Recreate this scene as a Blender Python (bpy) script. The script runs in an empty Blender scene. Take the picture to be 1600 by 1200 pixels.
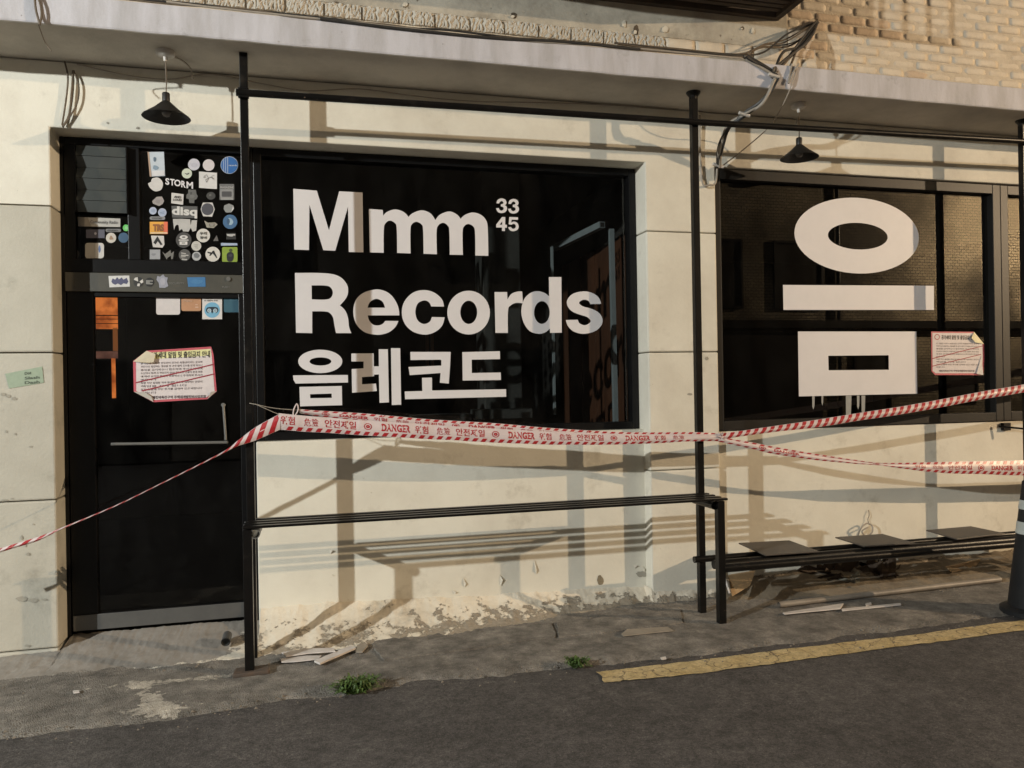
import bpy, bmesh, math, random
from mathutils import Vector, Matrix, noise
from mathutils.geometry import tessellate_polygon
S = bpy.context.scene
COL = S.collection
random.seed(7)
# ------------------------------------------------------------------ camera
FPX, YAW, ROLL, DIST, EYE = 1200.0, math.radians(14.32), math.radians(0.974), 5.0, 1.555
FWD = Vector((math.sin(YAW), math.cos(YAW), 0)); RGT0 = Vector((math.cos(YAW), -math.sin(YAW), 0)); UP0 = Vector((0, 0, 1))
RGT = RGT0 * math.cos(ROLL) - UP0 * math.sin(ROLL); UP = UP0 * math.cos(ROLL) + RGT0 * math.sin(ROLL)
EYEP = Vector((0, -DIST, EYE))
cam = bpy.data.cameras.new('camera'); cam.sensor_width = 36; cam.lens = FPX / 1600 * 36; cam.clip_start = .05; cam.clip_end = 500
cam_ob = bpy.data.objects.new('camera', cam); COL.objects.link(cam_ob); S.camera = cam_ob
M4 = Matrix((RGT, UP, -FWD)).transposed().to_4x4(); M4.translation = EYEP; cam_ob.matrix_world = M4
# ------------------------------------------------------------------ night sky, street light positions, exposure
w = bpy.data.worlds.new('World'); S.world = w; w.use_nodes = True
nt = w.node_tree; bg = nt.nodes['Background']
sky = nt.nodes.new('ShaderNodeTexSky'); sky.sky_type = 'NISHITA'; sky.sun_disc = False
sky.sun_elevation = math.radians(-4); sky.sun_rotation = math.radians(250)
glow = nt.nodes.new('ShaderNodeMix'); glow.data_type = 'RGBA'; glow.blend_type = 'ADD'; glow.inputs[0].default_value = 1
glow.inputs[7].default_value = (1.15, 1.06, .95, 1)      # light-polluted city night
nt.links.new(sky.outputs[0], glow.inputs[6]); nt.links.new(glow.outputs[2], bg.inputs[0]); bg.inputs[1].default_value = .09
LAMP_A = (-8.5, -6.57, EYE + 3.0); POW_A = 4900; COL_A = (.97, 1, .965)
LAMP_B = (19.1, -9.8, EYE + 4.5); POW_B = 11000; COL_B = (1, .745, .48)
S.view_settings.view_transform = 'Standard'; S.view_settings.look = 'None'; S.view_settings.exposure = -.08; S.view_settings.gamma = 1
S.cycles.use_denoising = True
S.cycles.max_bounces = 8; S.cycles.transparent_max_bounces = 12; S.cycles.sample_clamp_indirect = 4

# ------------------------------------------------------------------ geometry helpers
def ray(px, py):
    u, v = (px - 800) / FPX, (py - 600) / FPX
    return FWD + RGT * u - UP * v
def W(px, py, y=0.0):              # the point of the plane y that the photograph shows at this pixel
    d = ray(px, py); return EYEP + d * ((y - EYEP.y) / d.y)
def G(px, py, z=0.0):              # the point of the level z
    d = ray(px, py); return EYEP + d * ((z - EYEP.z) / d.z)
class MB:
    def __init__(s): s.v = []; s.f = []
    def quad(s, a, b, c, d):
        n = len(s.v); s.v += [tuple(a), tuple(b), tuple(c), tuple(d)]; s.f.append((n, n+1, n+2, n+3))
    def tri(s, a, b, c):
        n = len(s.v); s.v += [tuple(a), tuple(b), tuple(c)]; s.f.append((n, n+1, n+2))
    def box(s, x0, x1, y0, y1, z0, z1):
        n = len(s.v)
        s.v += [(x, y, z) for z in (z0, z1) for x, y in ((x0, y0), (x1, y0), (x1, y1), (x0, y1))]
        s.f += [tuple(n+i for i in q) for q in ((0,3,2,1),(4,5,6,7),(0,1,5,4),(1,2,6,5),(2,3,7,6),(3,0,4,7))]
        return s
    def bar(s, a, b, wx, wz, up=UP0):            # square bar between two points
        a, b = Vector(a), Vector(b); d = (b - a).normalized()
        if abs(d.dot(up)) > .95: up = Vector((0, 1, 0))
        r = d.cross(up).normalized(); t = r.cross(d).normalized(); n = len(s.v)
        for p in (a, b):
            for i, j in ((-1,-1),(1,-1),(1,1),(-1,1)): s.v.append(tuple(p + r*(i*wx/2) + t*(j*wz/2)))
        s.f += [tuple(n+i for i in q) for q in ((0,1,2,3),(7,6,5,4),(0,4,5,1),(1,5,6,2),(2,6,7,3),(3,7,4,0))]
        return s
    def tube(s, pts, rad, n=8, cap=True):
        pts = [Vector(p) for p in pts]; base = len(s.v); m = len(pts)
        ref = Vector((0.123, .3, 1)).normalized(); prev = None
        for i, p in enumerate(pts):
            d = (pts[min(i+1, m-1)] - pts[max(i-1, 0)]).normalized()
            r = (prev - d*prev.dot(d)) if prev is not None else d.cross(ref)
            r.normalize(); prev = r; t = d.cross(r)
            q = rad[i] if isinstance(rad, (list, tuple)) else rad
            for k in range(n):
                a = 2*math.pi*k/n; s.v.append(tuple(p + r*(math.cos(a)*q) + t*(math.sin(a)*q)))
        for i in range(m-1):
            for k in range(n):
                k2 = (k+1) % n; s.f.append((base+i*n+k, base+i*n+k2, base+(i+1)*n+k2, base+(i+1)*n+k))
        if cap:
            s.f.append(tuple(base+k for k in range(n))[::-1]); s.f.append(tuple(base+(m-1)*n+k for k in range(n)))
        return s
    def lathe(s, prof, c, n=32):                 # (radius, height) profile about the vertical through c
        base = len(s.v)
        for r, z in prof:
            for k in range(n):
                a = 2*math.pi*k/n; s.v.append((c[0]+r*math.cos(a), c[1]+r*math.sin(a), c[2]+z))
        for i in range(len(prof)-1):
            for k in range(n):
                k2 = (k+1) % n; s.f.append((base+i*n+k, base+i*n+k2, base+(i+1)*n+k2, base+(i+1)*n+k))
        return s
    def poly(s, loops, y=None):                  # flat polygon with holes, given as 3D loops
        loops = [[Vector(p) for p in L] for L in loops]; n = len(s.v)
        for t in tessellate_polygon(loops): s.f.append(tuple(n+i for i in t))
        for L in loops: s.v += [tuple(p) for p in L]
        return s
    def slab(s, pts, thick):                     # polygon with thickness along a vector
        pts = [Vector(p) for p in pts]; th = Vector(thick); s.poly([pts]); s.poly([[p+th for p in pts]])
        for i in range(len(pts)):
            a, b = pts[i], pts[(i+1) % len(pts)]; s.quad(a, b, b+th, a+th)
        return s
def catmull(pts, sub=6):
    P = [Vector(p) for p in pts]; out = []
    for i in range(len(P)-1):
        a, b, c, d = P[max(i-1,0)], P[i], P[i+1], P[min(i+2,len(P)-1)]
        for k in range(sub):
            t = k/sub; out.append(.5*((2*b)+(c-a)*t+(2*a-5*b+4*c-d)*t*t+(3*b-a-3*c+d)*t**3))
    return out + [P[-1]]
def obj(name, mb, m, parent=None, smooth=False, bevel=0, label=None, cat=None, group=None, kind=None, origin=None, fix=False):
    me = bpy.data.meshes.new(name); o = Vector(origin) if origin is not None else Vector((0,0,0))
    me.from_pydata([tuple(Vector(v)-o) for v in mb.v], [], mb.f); me.update()
    if fix:
        b = bmesh.new(); b.from_mesh(me); bmesh.ops.remove_doubles(b, verts=b.verts, dist=1e-5); bmesh.ops.recalc_face_normals(b, faces=b.faces); b.to_mesh(me); b.free()
    for k in (m if isinstance(m, (list, tuple)) else [m]): me.materials.append(k)
    if smooth: me.polygons.foreach_set('use_smooth', [True]*len(me.polygons))
    ob = bpy.data.objects.new(name, me); COL.objects.link(ob); ob.location = o
    if bevel:
        q = ob.modifiers.new('edge', 'BEVEL'); q.width = bevel; q.segments = 2; q.limit_method = 'ANGLE'; q.angle_limit = math.radians(40)
    if smooth:
        try: me.set_sharp_from_angle(angle=math.radians(45))
        except Exception: pass
    if parent: put_in(ob, parent)
    tag(ob, label, cat, group, kind); return ob
WM = {}
def put_in(ob, parent):
    ob.parent = parent
    loc = Vector((0,0,0)); p = parent
    while p is not None: loc += Vector(p.location); p = p.parent
    ob.location = Vector(ob.location) - loc
def tag(ob, label=None, cat=None, group=None, kind=None):
    for k, v in (('label', label), ('category', cat), ('group', group), ('kind', kind)):
        if v: ob[k] = v
def thing(name, label, cat, loc=(0,0,0), group=None):
    e = bpy.data.objects.new(name, None); COL.objects.link(e); e.location = loc; e.empty_display_size = .1
    tag(e, label, cat, group); return e

# ------------------------------------------------------------------ material helpers
def rgba(c): return (c[0], c[1], c[2], 1)
def mat(name, base, rough=.7, dark=None, scale=2.5, amt=.5, bump=.15, bscale=70, metal=0, spec=.5, fine=.0, lo=.4, hi=.7, streak=False):
    m = bpy.data.materials.new(name); m.use_nodes = True; t = m.node_tree; N, L = t.nodes, t.links
    b = N['Principled BSDF']; b.inputs['Roughness'].default_value = rough; b.inputs['Metallic'].default_value = metal
    b.inputs['Specular IOR Level'].default_value = spec
    geo = N.new('ShaderNodeNewGeometry'); vec = geo.outputs['Position']
    if streak:
        mp = N.new('ShaderNodeMapping'); mp.inputs['Scale'].default_value = (1, 1, .18); L.new(vec, mp.inputs[0]); v1 = mp.outputs[0]
    else: v1 = vec
    b.inputs['Base Color'].default_value = rgba(base)
    if dark is not None:
        n1 = N.new('ShaderNodeTexNoise'); n1.inputs['Scale'].default_value = scale; n1.inputs['Detail'].default_value = 8; n1.inputs['Roughness'].default_value = .65; L.new(v1, n1.inputs['Vector'])
        r = N.new('ShaderNodeMapRange'); r.inputs[1].default_value = lo; r.inputs[2].default_value = hi; r.inputs[4].default_value = amt; L.new(n1.outputs[0], r.inputs[0])
        mx = N.new('ShaderNodeMix'); mx.data_type = 'RGBA'; mx.inputs[6].default_value = rgba(base); mx.inputs[7].default_value = rgba(dark)
        L.new(r.outputs[0], mx.inputs[0]); out = mx.outputs[2]
        if fine:
            n3 = N.new('ShaderNodeTexNoise'); n3.inputs['Scale'].default_value = 240; n3.inputs['Detail'].default_value = 2; L.new(vec, n3.inputs['Vector'])
            r3 = N.new('ShaderNodeMapRange'); r3.inputs[1].default_value = .3; r3.inputs[2].default_value = .7; r3.inputs[3].default_value = 1-fine; r3.inputs[4].default_value = 1+fine; L.new(n3.outputs[0], r3.inputs[0])
            m3 = N.new('ShaderNodeMix'); m3.data_type = 'RGBA'; m3.blend_type = 'MULTIPLY'; m3.inputs[0].default_value = 1; L.new(out, m3.inputs[6]); L.new(r3.outputs[0], m3.inputs[7]); out = m3.outputs[2]
        L.new(out, b.inputs['Base Color'])
    if bump:
        n2 = N.new('ShaderNodeTexNoise'); n2.inputs['Scale'].default_value = bscale; n2.inputs['Detail'].default_value = 5; L.new(vec, n2.inputs['Vector'])
        bp = N.new('ShaderNodeBump'); bp.inputs['Strength'].default_value = bump; bp.inputs['Distance'].default_value = .01; L.new(n2.outputs[0], bp.inputs['Height']); L.new(bp.outputs[0], b.inputs['Normal'])
    return m
def flat(name, c, rough=.6, spec=.3): return mat(name, c, rough, bump=0, spec=spec)
def two_tone(m, c2, scale, lo, hi, detail=10, rough=.7, attr=None, k=0.0, bump=.4, voronoi=False):
    """a second surface that shows through where the coat has flaked off"""
    t = m.node_tree; N, L = t.nodes, t.links; b = N['Principled BSDF']; geo = N.new('ShaderNodeNewGeometry')
    n = N.new('ShaderNodeTexNoise'); n.inputs['Scale'].default_value = scale; n.inputs['Detail'].default_value = detail; n.inputs['Roughness'].default_value = rough; L.new(geo.outputs['Position'], n.inputs['Vector'])
    val = n.outputs[0]
    if attr:
        a = N.new('ShaderNodeAttribute'); a.attribute_name = attr
        ma = N.new('ShaderNodeMath'); ma.operation = 'MULTIPLY_ADD'; ma.inputs[1].default_value = k; L.new(a.outputs['Fac'], ma.inputs[0]); L.new(val, ma.inputs[2]); val = ma.outputs[0]
    r = N.new('ShaderNodeMapRange'); r.inputs[1].default_value = lo; r.inputs[2].default_value = hi; L.new(val, r.inputs[0])
    src = b.inputs['Base Color'].links[0].from_socket if b.inputs['Base Color'].links else None
    mx = N.new('ShaderNodeMix'); mx.data_type = 'RGBA'; L.new(r.outputs[0], mx.inputs[0])
    if src: L.new(src, mx.inputs[6])
    else: mx.inputs[6].default_value = b.inputs['Base Color'].default_value
    n5 = N.new('ShaderNodeTexNoise'); n5.inputs['Scale'].default_value = 45; n5.inputs['Detail'].default_value = 6; L.new(geo.outputs['Position'], n5.inputs['Vector'])
    cr = N.new('ShaderNodeMix'); cr.data_type = 'RGBA'; cr.inputs[6].default_value = rgba([x*.55 for x in c2]); cr.inputs[7].default_value = rgba([x*1.35 for x in c2]); L.new(n5.outputs[0], cr.inputs[0])
    L.new(cr.outputs[2], mx.inputs[7]); L.new(mx.outputs[2], b.inputs['Base Color'])
    bp = N.new('ShaderNodeBump'); bp.inputs['Strength'].default_value = bump; bp.inputs['Distance'].default_value = .006; bp.invert = True; L.new(r.outputs[0], bp.inputs['Height'])
    if b.inputs['Normal'].links: L.new(b.inputs['Normal'].links[0].from_socket, bp.inputs['Normal'])
    L.new(bp.outputs[0], b.inputs['Normal']); return m
def aggregate(m, scale=95, a=.65, b=1.4, s2=28, c2=.8, d2=1.25):
    t = m.node_tree; N, L = t.nodes, t.links; bs = N['Principled BSDF']; geo = N.new('ShaderNodeNewGeometry'); src = bs.inputs['Base Color'].links[0].from_socket
    v = N.new('ShaderNodeTexVoronoi'); v.inputs['Scale'].default_value = scale; L.new(geo.outputs['Position'], v.inputs['Vector'])
    sp = N.new('ShaderNodeSeparateColor'); L.new(v.outputs['Color'], sp.inputs[0])
    n = N.new('ShaderNodeTexNoise'); n.inputs['Scale'].default_value = s2; n.inputs['Detail'].default_value = 6; n.inputs['Roughness'].default_value = .7; L.new(geo.outputs['Position'], n.inputs['Vector'])
    for out, i0, i1, o0, o1 in ((sp.outputs[0], 0, 1, a, b), (n.outputs[0], .3, .7, c2, d2)):
        r = N.new('ShaderNodeMapRange'); r.inputs[1].default_value = i0; r.inputs[2].default_value = i1; r.inputs[3].default_value = o0; r.inputs[4].default_value = o1; L.new(out, r.inputs[0])
        mx = N.new('ShaderNodeMix'); mx.data_type = 'RGBA'; mx.blend_type = 'MULTIPLY'; mx.inputs[0].default_value = 1; L.new(src, mx.inputs[6]); L.new(r.outputs[0], mx.inputs[7]); src = mx.outputs[2]
    L.new(src, bs.inputs['Base Color'])
    bp = N.new('ShaderNodeBump'); bp.inputs['Strength'].default_value = .5; bp.inputs['Distance'].default_value = .004; L.new(v.outputs['Distance'], bp.inputs['Height'])
    if bs.inputs['Normal'].links: L.new(bs.inputs['Normal'].links[0].from_socket, bp.inputs['Normal'])
    L.new(bp.outputs[0], bs.inputs['Normal'])
CREAM = (.70, .672, .58)
CONC = (.20, .175, .145)
m_wall = mat('painted_render', CREAM, .72, (.54, .50, .42), 1.7, .8, .16, 45, fine=.03)
two_tone(m_wall, (.38, .33, .25), 22, .685, .695, bump=.6)
two_tone(m_wall, (.38, .345, .28), 3.1, .56, .85, detail=12, bump=0)
m_panel = mat('painted_panel', (.715, .688, .595), .66, (.58, .545, .46), 1.5, .8, .14, 28, fine=.03)
two_tone(m_panel, (.40, .35, .27), 19, .69, .70, bump=.6)
two_tone(m_panel, (.42, .385, .31), 3.5, .56, .85, detail=12, bump=0)
m_block = mat('painted_block', (.47, .445, .375), .72, (.37, .345, .285), 2.2, .7, .22, 55, fine=.03)
two_tone(m_block, (.20, .175, .145), 14, .685, .70, bump=.6, rough=.75)
two_tone(m_block, (.25, .235, .19), 3.5, .55, .82, detail=12, bump=0)
m_reveal = m_wall
m_fascia = mat('fascia_paint', (.53, .52, .555), .7, (.35, .335, .335), 6, .95, .18, 60, fine=.04, streak=True)
two_tone(m_fascia, (.25, .235, .235), 4.5, .60, .80, detail=12, bump=.2)
two_tone(m_fascia, (.19, .17, .15), 20, .685, .70, bump=.5)
m_soffit = mat('soffit_paint', (.52, .48, .42), .85, (.34, .31, .27), 2.5, .8, .25, 40, fine=.04)
m_upper = mat('upper_plaster', (.47, .435, .36), .8, (.30, .27, .22), 3, .9, .3, 35, fine=.05)
two_tone(m_upper, (.20, .165, .125), 9, .635, .65, bump=.8)
two_tone(m_upper, (.22, .195, .155), 2.2, .50, .72, detail=12, bump=0)
m_brickpaint = mat('painted_brick', (.635, .56, .45), .8, (.50, .43, .335), 4, .9, .5, 40, fine=.05)
m_brickworn = mat('worn_brick', (.55, .44, .325), .85, (.45, .345, .25), 8, .8, .6, 40, fine=.06)
m_split = mat('split_face_brick', (.50, .46, .39), .85, (.44, .39, .32), 9, .7, .7, 60, fine=.05)
m_mortar = mat('painted_mortar', (.56, .49, .385), .9, (.42, .345, .26), 7, .8, .6, 60)
m_apron = mat('painted_plinth', (.74, .67, .55), .8, (.55, .49, .39), 5, .7, .5, 40, fine=.05)
two_tone(m_apron, (.31, .265, .205), 11, .735, .775, attr='peel', k=.50, bump=1.0, rough=.70)
two_tone(m_apron, (.42, .37, .29), 6, .52, .74, detail=10, bump=0)
m_ramp = mat('smooth_cement', (.30, .275, .245), .8, (.20, .18, .155), 4, .8, .35, 30, fine=.05)
two_tone(m_ramp, (.62, .57, .48), 8, .78, .80, attr='peel', k=.5, bump=.6)
m_pave = mat('concrete_pavement', (.205, .188, .165), .9, (.10, .09, .079), 3.2, .9, .4, 50, fine=.06)
two_tone(m_pave, (.44, .40, .34), 17, .715, .735, attr='peel', k=.42, bump=.6, rough=.75)
two_tone(m_pave, (.07, .062, .052), 1.9, .60, .74, detail=10, rough=.75, bump=.0)
aggregate(m_pave, 130, .92, 1.08, 9, .74, 1.25)
aggregate(m_pave, 130, .92, 1.08, 9, .74, 1.25)
m_asph = mat('asphalt', (.080, .073, .070), .88, (.044, .040, .038), 1.6, .9, .55, 330, fine=.5)
two_tone(m_asph, (.17, .15, .135), 75, .635, .70, detail=3, bump=.35)
two_tone(m_asph, (.145, .132, .122), 2.4, .55, .78, detail=12, rough=.82, bump=.0)
two_tone(m_asph, (.030, .028, .027), 1.3, .58, .72, detail=10, rough=.75, bump=.0)
aggregate(m_asph, 95, .7, 1.35, 13, .62, 1.4)
m_yellow = mat('yellow_road_paint', (.56, .445, .24), .75, (.42, .30, .12), 6, .8, .5, 90, fine=.1)
def cracks(m):
    t = m.node_tree; N, L = t.nodes, t.links; b = N['Principled BSDF']; geo = N.new('ShaderNodeNewGeometry')
    nz = N.new('ShaderNodeTexNoise'); nz.inputs['Scale'].default_value = 7; nz.inputs['Detail'].default_value = 4; L.new(geo.outputs['Position'], nz.inputs['Vector'])
    ad = N.new('ShaderNodeMix'); ad.data_type = 'VECTOR'; ad.inputs[0].default_value = .14; L.new(geo.outputs['Position'], ad.inputs[4]); L.new(nz.outputs['Color'], ad.inputs[5])
    v = N.new('ShaderNodeTexVoronoi'); v.feature = 'DISTANCE_TO_EDGE'; v.inputs['Scale'].default_value = 5.5; L.new(ad.outputs[1], v.inputs['Vector'])
    r = N.new('ShaderNodeMapRange'); r.inputs[1].default_value = .004; r.inputs[2].default_value = .020; L.new(v.outputs['Distance'], r.inputs[0])
    src = b.inputs['Base Color'].links[0].from_socket; mx = N.new('ShaderNodeMix'); mx.data_type = 'RGBA'; mx.inputs[6].default_value = (.20,.15,.08,1); L.new(r.outputs[0], mx.inputs[0]); L.new(src, mx.inputs[7]); L.new(mx.outputs[2], b.inputs['Base Color'])
cracks(m_yellow); two_tone(m_yellow, (.11, .092, .075), 20, .585, .64, bump=.5, rough=.75)
aggregate(m_yellow, 110, .82, 1.15, 18, .75, 1.2)
m_black = mat('black_gloss_paint', (.005, .0048, .0046), .30, (.010, .008, .007), 12, .7, .10, 90, spec=.28)
two_tone(m_black, (.085, .045, .024), 28, .665, .685, bump=.5, rough=.75)
two_tone(m_black, (.028, .024, .020), 5, .55, .75, detail=10, bump=0)
m_frame = mat('dark_window_frame', (.005, .005, .0055), .34, (.009, .009, .009), 9, .6, .06, 80, spec=.25)
m_greyframe = mat('dark_grey_frame', (.013, .012, .011), .45, (.008, .0075, .007), 9, .6, .06, 80, spec=.25)
m_rail = mat('grey_door_rail', (.075, .072, .060), .45, (.05, .05, .042), 6, .6, .05, 60)
m_kick = mat('brushed_kick_plate', (.115, .115, .112), .42, (.08, .08, .08), 8, .6, .05, 90, metal=.3)
m_chrome = flat('satin_steel', (.26, .26, .25), .25, .6); m_chrome.node_tree.nodes['Principled BSDF'].inputs['Metallic'].default_value = .55
m_rust = mat('rusty_foot', (.07, .055, .045), .8, (.13, .08, .05), 20, .8, .4, 60)
m_vinyl = mat('white_vinyl', (.66, .645, .66), .5, (.60, .585, .60), 5, .6, .03, 120)
m_cable = mat('black_cable', (.02, .019, .018), .5, (.05, .045, .04), 20, .6, 0)
m_cablew = mat('grey_cable', (.34, .30, .25), .6, (.22, .19, .15), 20, .6, 0)
m_cabler = mat('brown_cable', (.10, .075, .05), .6, (.17, .13, .09), 20, .6, 0)
def glassmat(name, tint, rough=.0, ior=1.5):
    m = bpy.data.materials.new(name); m.use_nodes = True; t = m.node_tree; N, L = t.nodes, t.links
    N.remove(N['Principled BSDF']); tr = N.new('ShaderNodeBsdfTransparent'); tr.inputs[0].default_value = rgba(tint)
    gl = N.new('ShaderNodeBsdfGlossy'); gl.inputs['Roughness'].default_value = rough; fr = N.new('ShaderNodeFresnel'); fr.inputs[0].default_value = ior
    gb = N.new('ShaderNodeNewGeometry'); iv = N.new('ShaderNodeMapRange'); iv.inputs[3].default_value = ior; iv.inputs[4].default_value = 1/ior; L.new(gb.outputs['Backfacing'], iv.inputs[0]); L.new(iv.outputs[0], fr.inputs[0])
    mx = N.new('ShaderNodeMixShader'); L.new(fr.outputs[0], mx.inputs[0]); L.new(tr.outputs[0], mx.inputs[1]); L.new(gl.outputs[0], mx.inputs[2])
    df = N.new('ShaderNodeBsdfDiffuse'); df.inputs[0].default_value = (.5,.48,.45,1); mp = N.new('ShaderNodeMapping'); mp.inputs['Scale'].default_value = (1,1,.45); L.new(gb.outputs['Position'], mp.inputs[0])
    ns = N.new('ShaderNodeTexNoise'); ns.inputs['Scale'].default_value = 4.5; ns.inputs['Detail'].default_value = 10; ns.inputs['Roughness'].default_value = .7; L.new(mp.outputs[0], ns.inputs['Vector'])
    rs = N.new('ShaderNodeMapRange'); rs.inputs[1].default_value = .42; rs.inputs[2].default_value = .75; rs.inputs[3].default_value = .0; rs.inputs[4].default_value = .010; L.new(ns.outputs[0], rs.inputs[0])   # dust and smears
    m2 = N.new('ShaderNodeMixShader'); L.new(rs.outputs[0], m2.inputs[0]); L.new(mx.outputs[0], m2.inputs[1]); L.new(df.outputs[0], m2.inputs[2]); L.new(m2.outputs[0], N['Material Output'].inputs[0]); return m
m_glass = glassmat('shop_glass', (.80, .82, .80)); m_glass2 = glassmat('tinted_glass', (.55, .52, .46), ior=1.62)
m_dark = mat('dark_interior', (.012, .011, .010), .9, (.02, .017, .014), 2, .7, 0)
m_wood = mat('brown_wood_panel', (.075, .028, .012), .6, (.03, .012, .006), 4, .8, .1, 60, streak=True)
m_col = mat('grey_plaster_column', (.034, .035, .033), .85, (.015, .015, .014), 5, .9, .2, 40)
m_steelp = mat('pale_blue_steel', (.20, .23, .245), .5, (.13, .15, .16), 9, .5, .05, 60)

# ------------------------------------------------------------------ ground
def strip_attr(ob, vals, name='peel'):
    a = ob.data.attributes.new(name, 'FLOAT', 'POINT'); a.data.foreach_set('value', vals)
def fbm(p, s): return noise.fractal(Vector(p)*s, .6, 2.0, 5)
g = MB(); g.quad((-80,-80,-.05),(80,-80,-.05),(80,80,-.05),(-80,80,-.05))
obj('ground', g, m_asph, kind='structure')
edge_px = [(-260,1180),(0,1152),(100,1142),(200,1128),(300,1117),(420,1098),(520,1085),(600,1071),(700,1060),(820,1049),(930,1036),(1100,1021),(1240,1004),(1400,984),(1600,957),(1800,930)]
edge = sorted([(G(x, y).x, G(x, y).y) for x, y in edge_px])
edge = [(-9, edge[0][1])] + edge + [(16, edge[-1][1])]
def front(x):
    for (x0, y0), (x1, y1) in zip(edge, edge[1:]):
        if x0 <= x <= x1: return y0 + (y1-y0)*(x-x0)/(x1-x0)
    return -1
rd = MB(); nx, ny = 150, 60                       # the road: slightly uneven asphalt
for j in range(ny+1):
    for i in range(nx+1):
        x = -9 + 25*i/nx; y = -11.5 + 11.5*(j/ny); rd.v.append((x, y, -.012 + .006*fbm((x, y, 0), .9)))
rd.f = [(j*(nx+1)+i, j*(nx+1)+i+1, (j+1)*(nx+1)+i+1, (j+1)*(nx+1)+i) for j in range(ny) for i in range(nx)]
obj('road', rd, m_asph, smooth=True, kind='structure')
pv = MB(); pk = []; nx, ny = 700, 26
for i in range(nx+1):
    x = -9 + 25*i/nx; f = front(x) + .035*fbm((x, 0, 3), 3.0) + .015*fbm((x, 0, 9), 14)
    for j in range(ny+1):
        t = j/ny; y = f + (.35 - f)*t
        z = .004 + .005*fbm((x, y, 2), 2.2) + .003*fbm((x, y, 5), 9) - (.02 if j == 0 else 0)
        pv.v.append((x, y, z))
        d = (Vector((x, y, 0)) - G(238, 1095)); c = .85*math.exp(-((d.x/.07 + d.y/.16)**2 + (d.y/.24)**2)) + .75*math.exp(-(((d.x-.03)/.22)**2 + ((d.y+.13)/.07)**2))
        d2 = (Vector((x, y, 0)) - G(300, 1062)); c += .75*math.exp(-((d2.x/.55)**2 + (d2.y/.05)**2))
        pk.append(min(1, c*1.0))
pv.f = [(i*(ny+1)+j, (i+1)*(ny+1)+j, (i+1)*(ny+1)+j+1, i*(ny+1)+j+1) for i in range(nx) for j in range(ny)]
pave = obj('pavement', pv, m_pave, smooth=True, kind='structure'); strip_attr(pave, pk)
for a, b, c, d in (((585,1016),(862,976),(868,998),(600,1034)), ((870,975),(1062,955),(1068,976),(874,998))):   # low kerb slabs by the plinth
    s = MB(); pts = [G(*q) for q in (a, b, c, d)]; P = []
    for k in range(4):
        A, B = pts[k], pts[(k+1) % 4]
        for q in range(6): P.append(A.lerp(B, q/6) + Vector((random.uniform(-.006,.006), random.uniform(-.008,.008), 0)))
    s.slab([p + Vector((0,0,-.01)) for p in P], (0, 0, .024)); ob = obj('kerb_slab', s, m_pave, pave, fix=True, bevel=.006)
yl = MB(); tp = [(932,1048),(1050,1034),(1240,1012),(1400,993),(1600,967),(1850,934)]; bt = [(946,1064),(1060,1053),(1240,1031),(1400,1009),(1600,983),(1850,948)]
T = catmull([G(*q) for q in tp], 14); B = catmull([G(*q) for q in bt], 14); n = len(T)
for k in range(n):
    for j in range(5):
        p = T[k].lerp(B[k], j/4); q = .008*fbm(p, 25) if j in (0, 4) else 0
        yl.v.append((p.x + (random.uniform(-.01,.01) if k == 0 else 0), p.y + q, -.012 + .006*fbm((p.x, p.y, 0), .9) + .006))
yl.f = [(k*5+j, k*5+j+1, (k+1)*5+j+1, (k+1)*5+j) for k in range(n-1) for j in range(4)]
obj('yellow_line', yl, m_yellow, kind='structure')

# ------------------------------------------------------------------ the shop building
SOFF, TOPC, LINT = 3.49, 3.655, 3.10
XL, XP0, XP1 = -1.479, 2.27, 2.815               # door opening edge, pillar edges
RF, RG, RP = .165, .215, .10                     # recess of frame, of glass, of the bay panel
bld = thing('shop_building', 'cream rendered shopfront with black windows under a concrete canopy', 'building')
p = MB(); front_poly = [(-7,2.643),(XL,2.643),(XL,LINT),(XP0,LINT),(XP0,2.62),(XP1,2.62),(XP1,LINT),(12,LINT),(12,SOFF-.003),(-7,SOFF-.003)]
p.slab([(x, 0, z) for x, z in front_poly], (0, .3, 0)); obj('lintel', p, m_wall, bld, fix=True, bevel=.008)
for z0, z1 in ((1.787, 2.637), (.928, 1.781), (.065, .922), (-.1, .059)):
    obj('wall_block', MB().box(-7, XL, .0+random.uniform(-.002,.002), .3, z0, z1), m_block, bld, bevel=.010)
for z0, z1 in ((1.765, 2.614), (.928, 1.759), (-.1, .922)):
    obj('pillar_block', MB().box(XP0, XP1, random.uniform(-.001,.001), .3, z0, z1), m_wall, bld, bevel=.010)
obj('bay_panel', MB().box(-.372, XP0+.02, RP, .34, -.1, 1.215), m_panel, bld, bevel=.006)
obj('bay_panel', MB().box(XP1-.02, 12, .05, .34, -.1, 1.186), m_panel, bld, bevel=.006)
cn = MB(); nseg = 120
for i in range(nseg+1):                           # canopy slab with a slightly wavy arris
    x = -7 + 19*i/nseg; a = .004*fbm((x,1,0), 2.5); b_ = .004*fbm((x,7,0), 3)
    cn.v += [(x,-.49+a,SOFF+.004*fbm((x,3,0),4)), (x,-.492+b_,TOPC+b_), (x,.02,TOPC+.012), (x,.02,SOFF)]
for i in range(nseg):
    for k in range(4):
        if k != 2: cn.f.append((i*4+k, i*4+(k+1)%4, (i+1)*4+(k+1)%4, (i+1)*4+k))
cn.f += [(0,1,2,3), (nseg*4+3,nseg*4+2,nseg*4+1,nseg*4)]
cano = obj('canopy', cn, m_fascia, bld, fix=True, bevel=.012)
cano.data.materials.append(m_soffit)
for q in cano.data.polygons:
    if abs(q.normal.z) > .7 and q.center.z < (SOFF+TOPC)/2: q.material_index = 1
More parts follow.
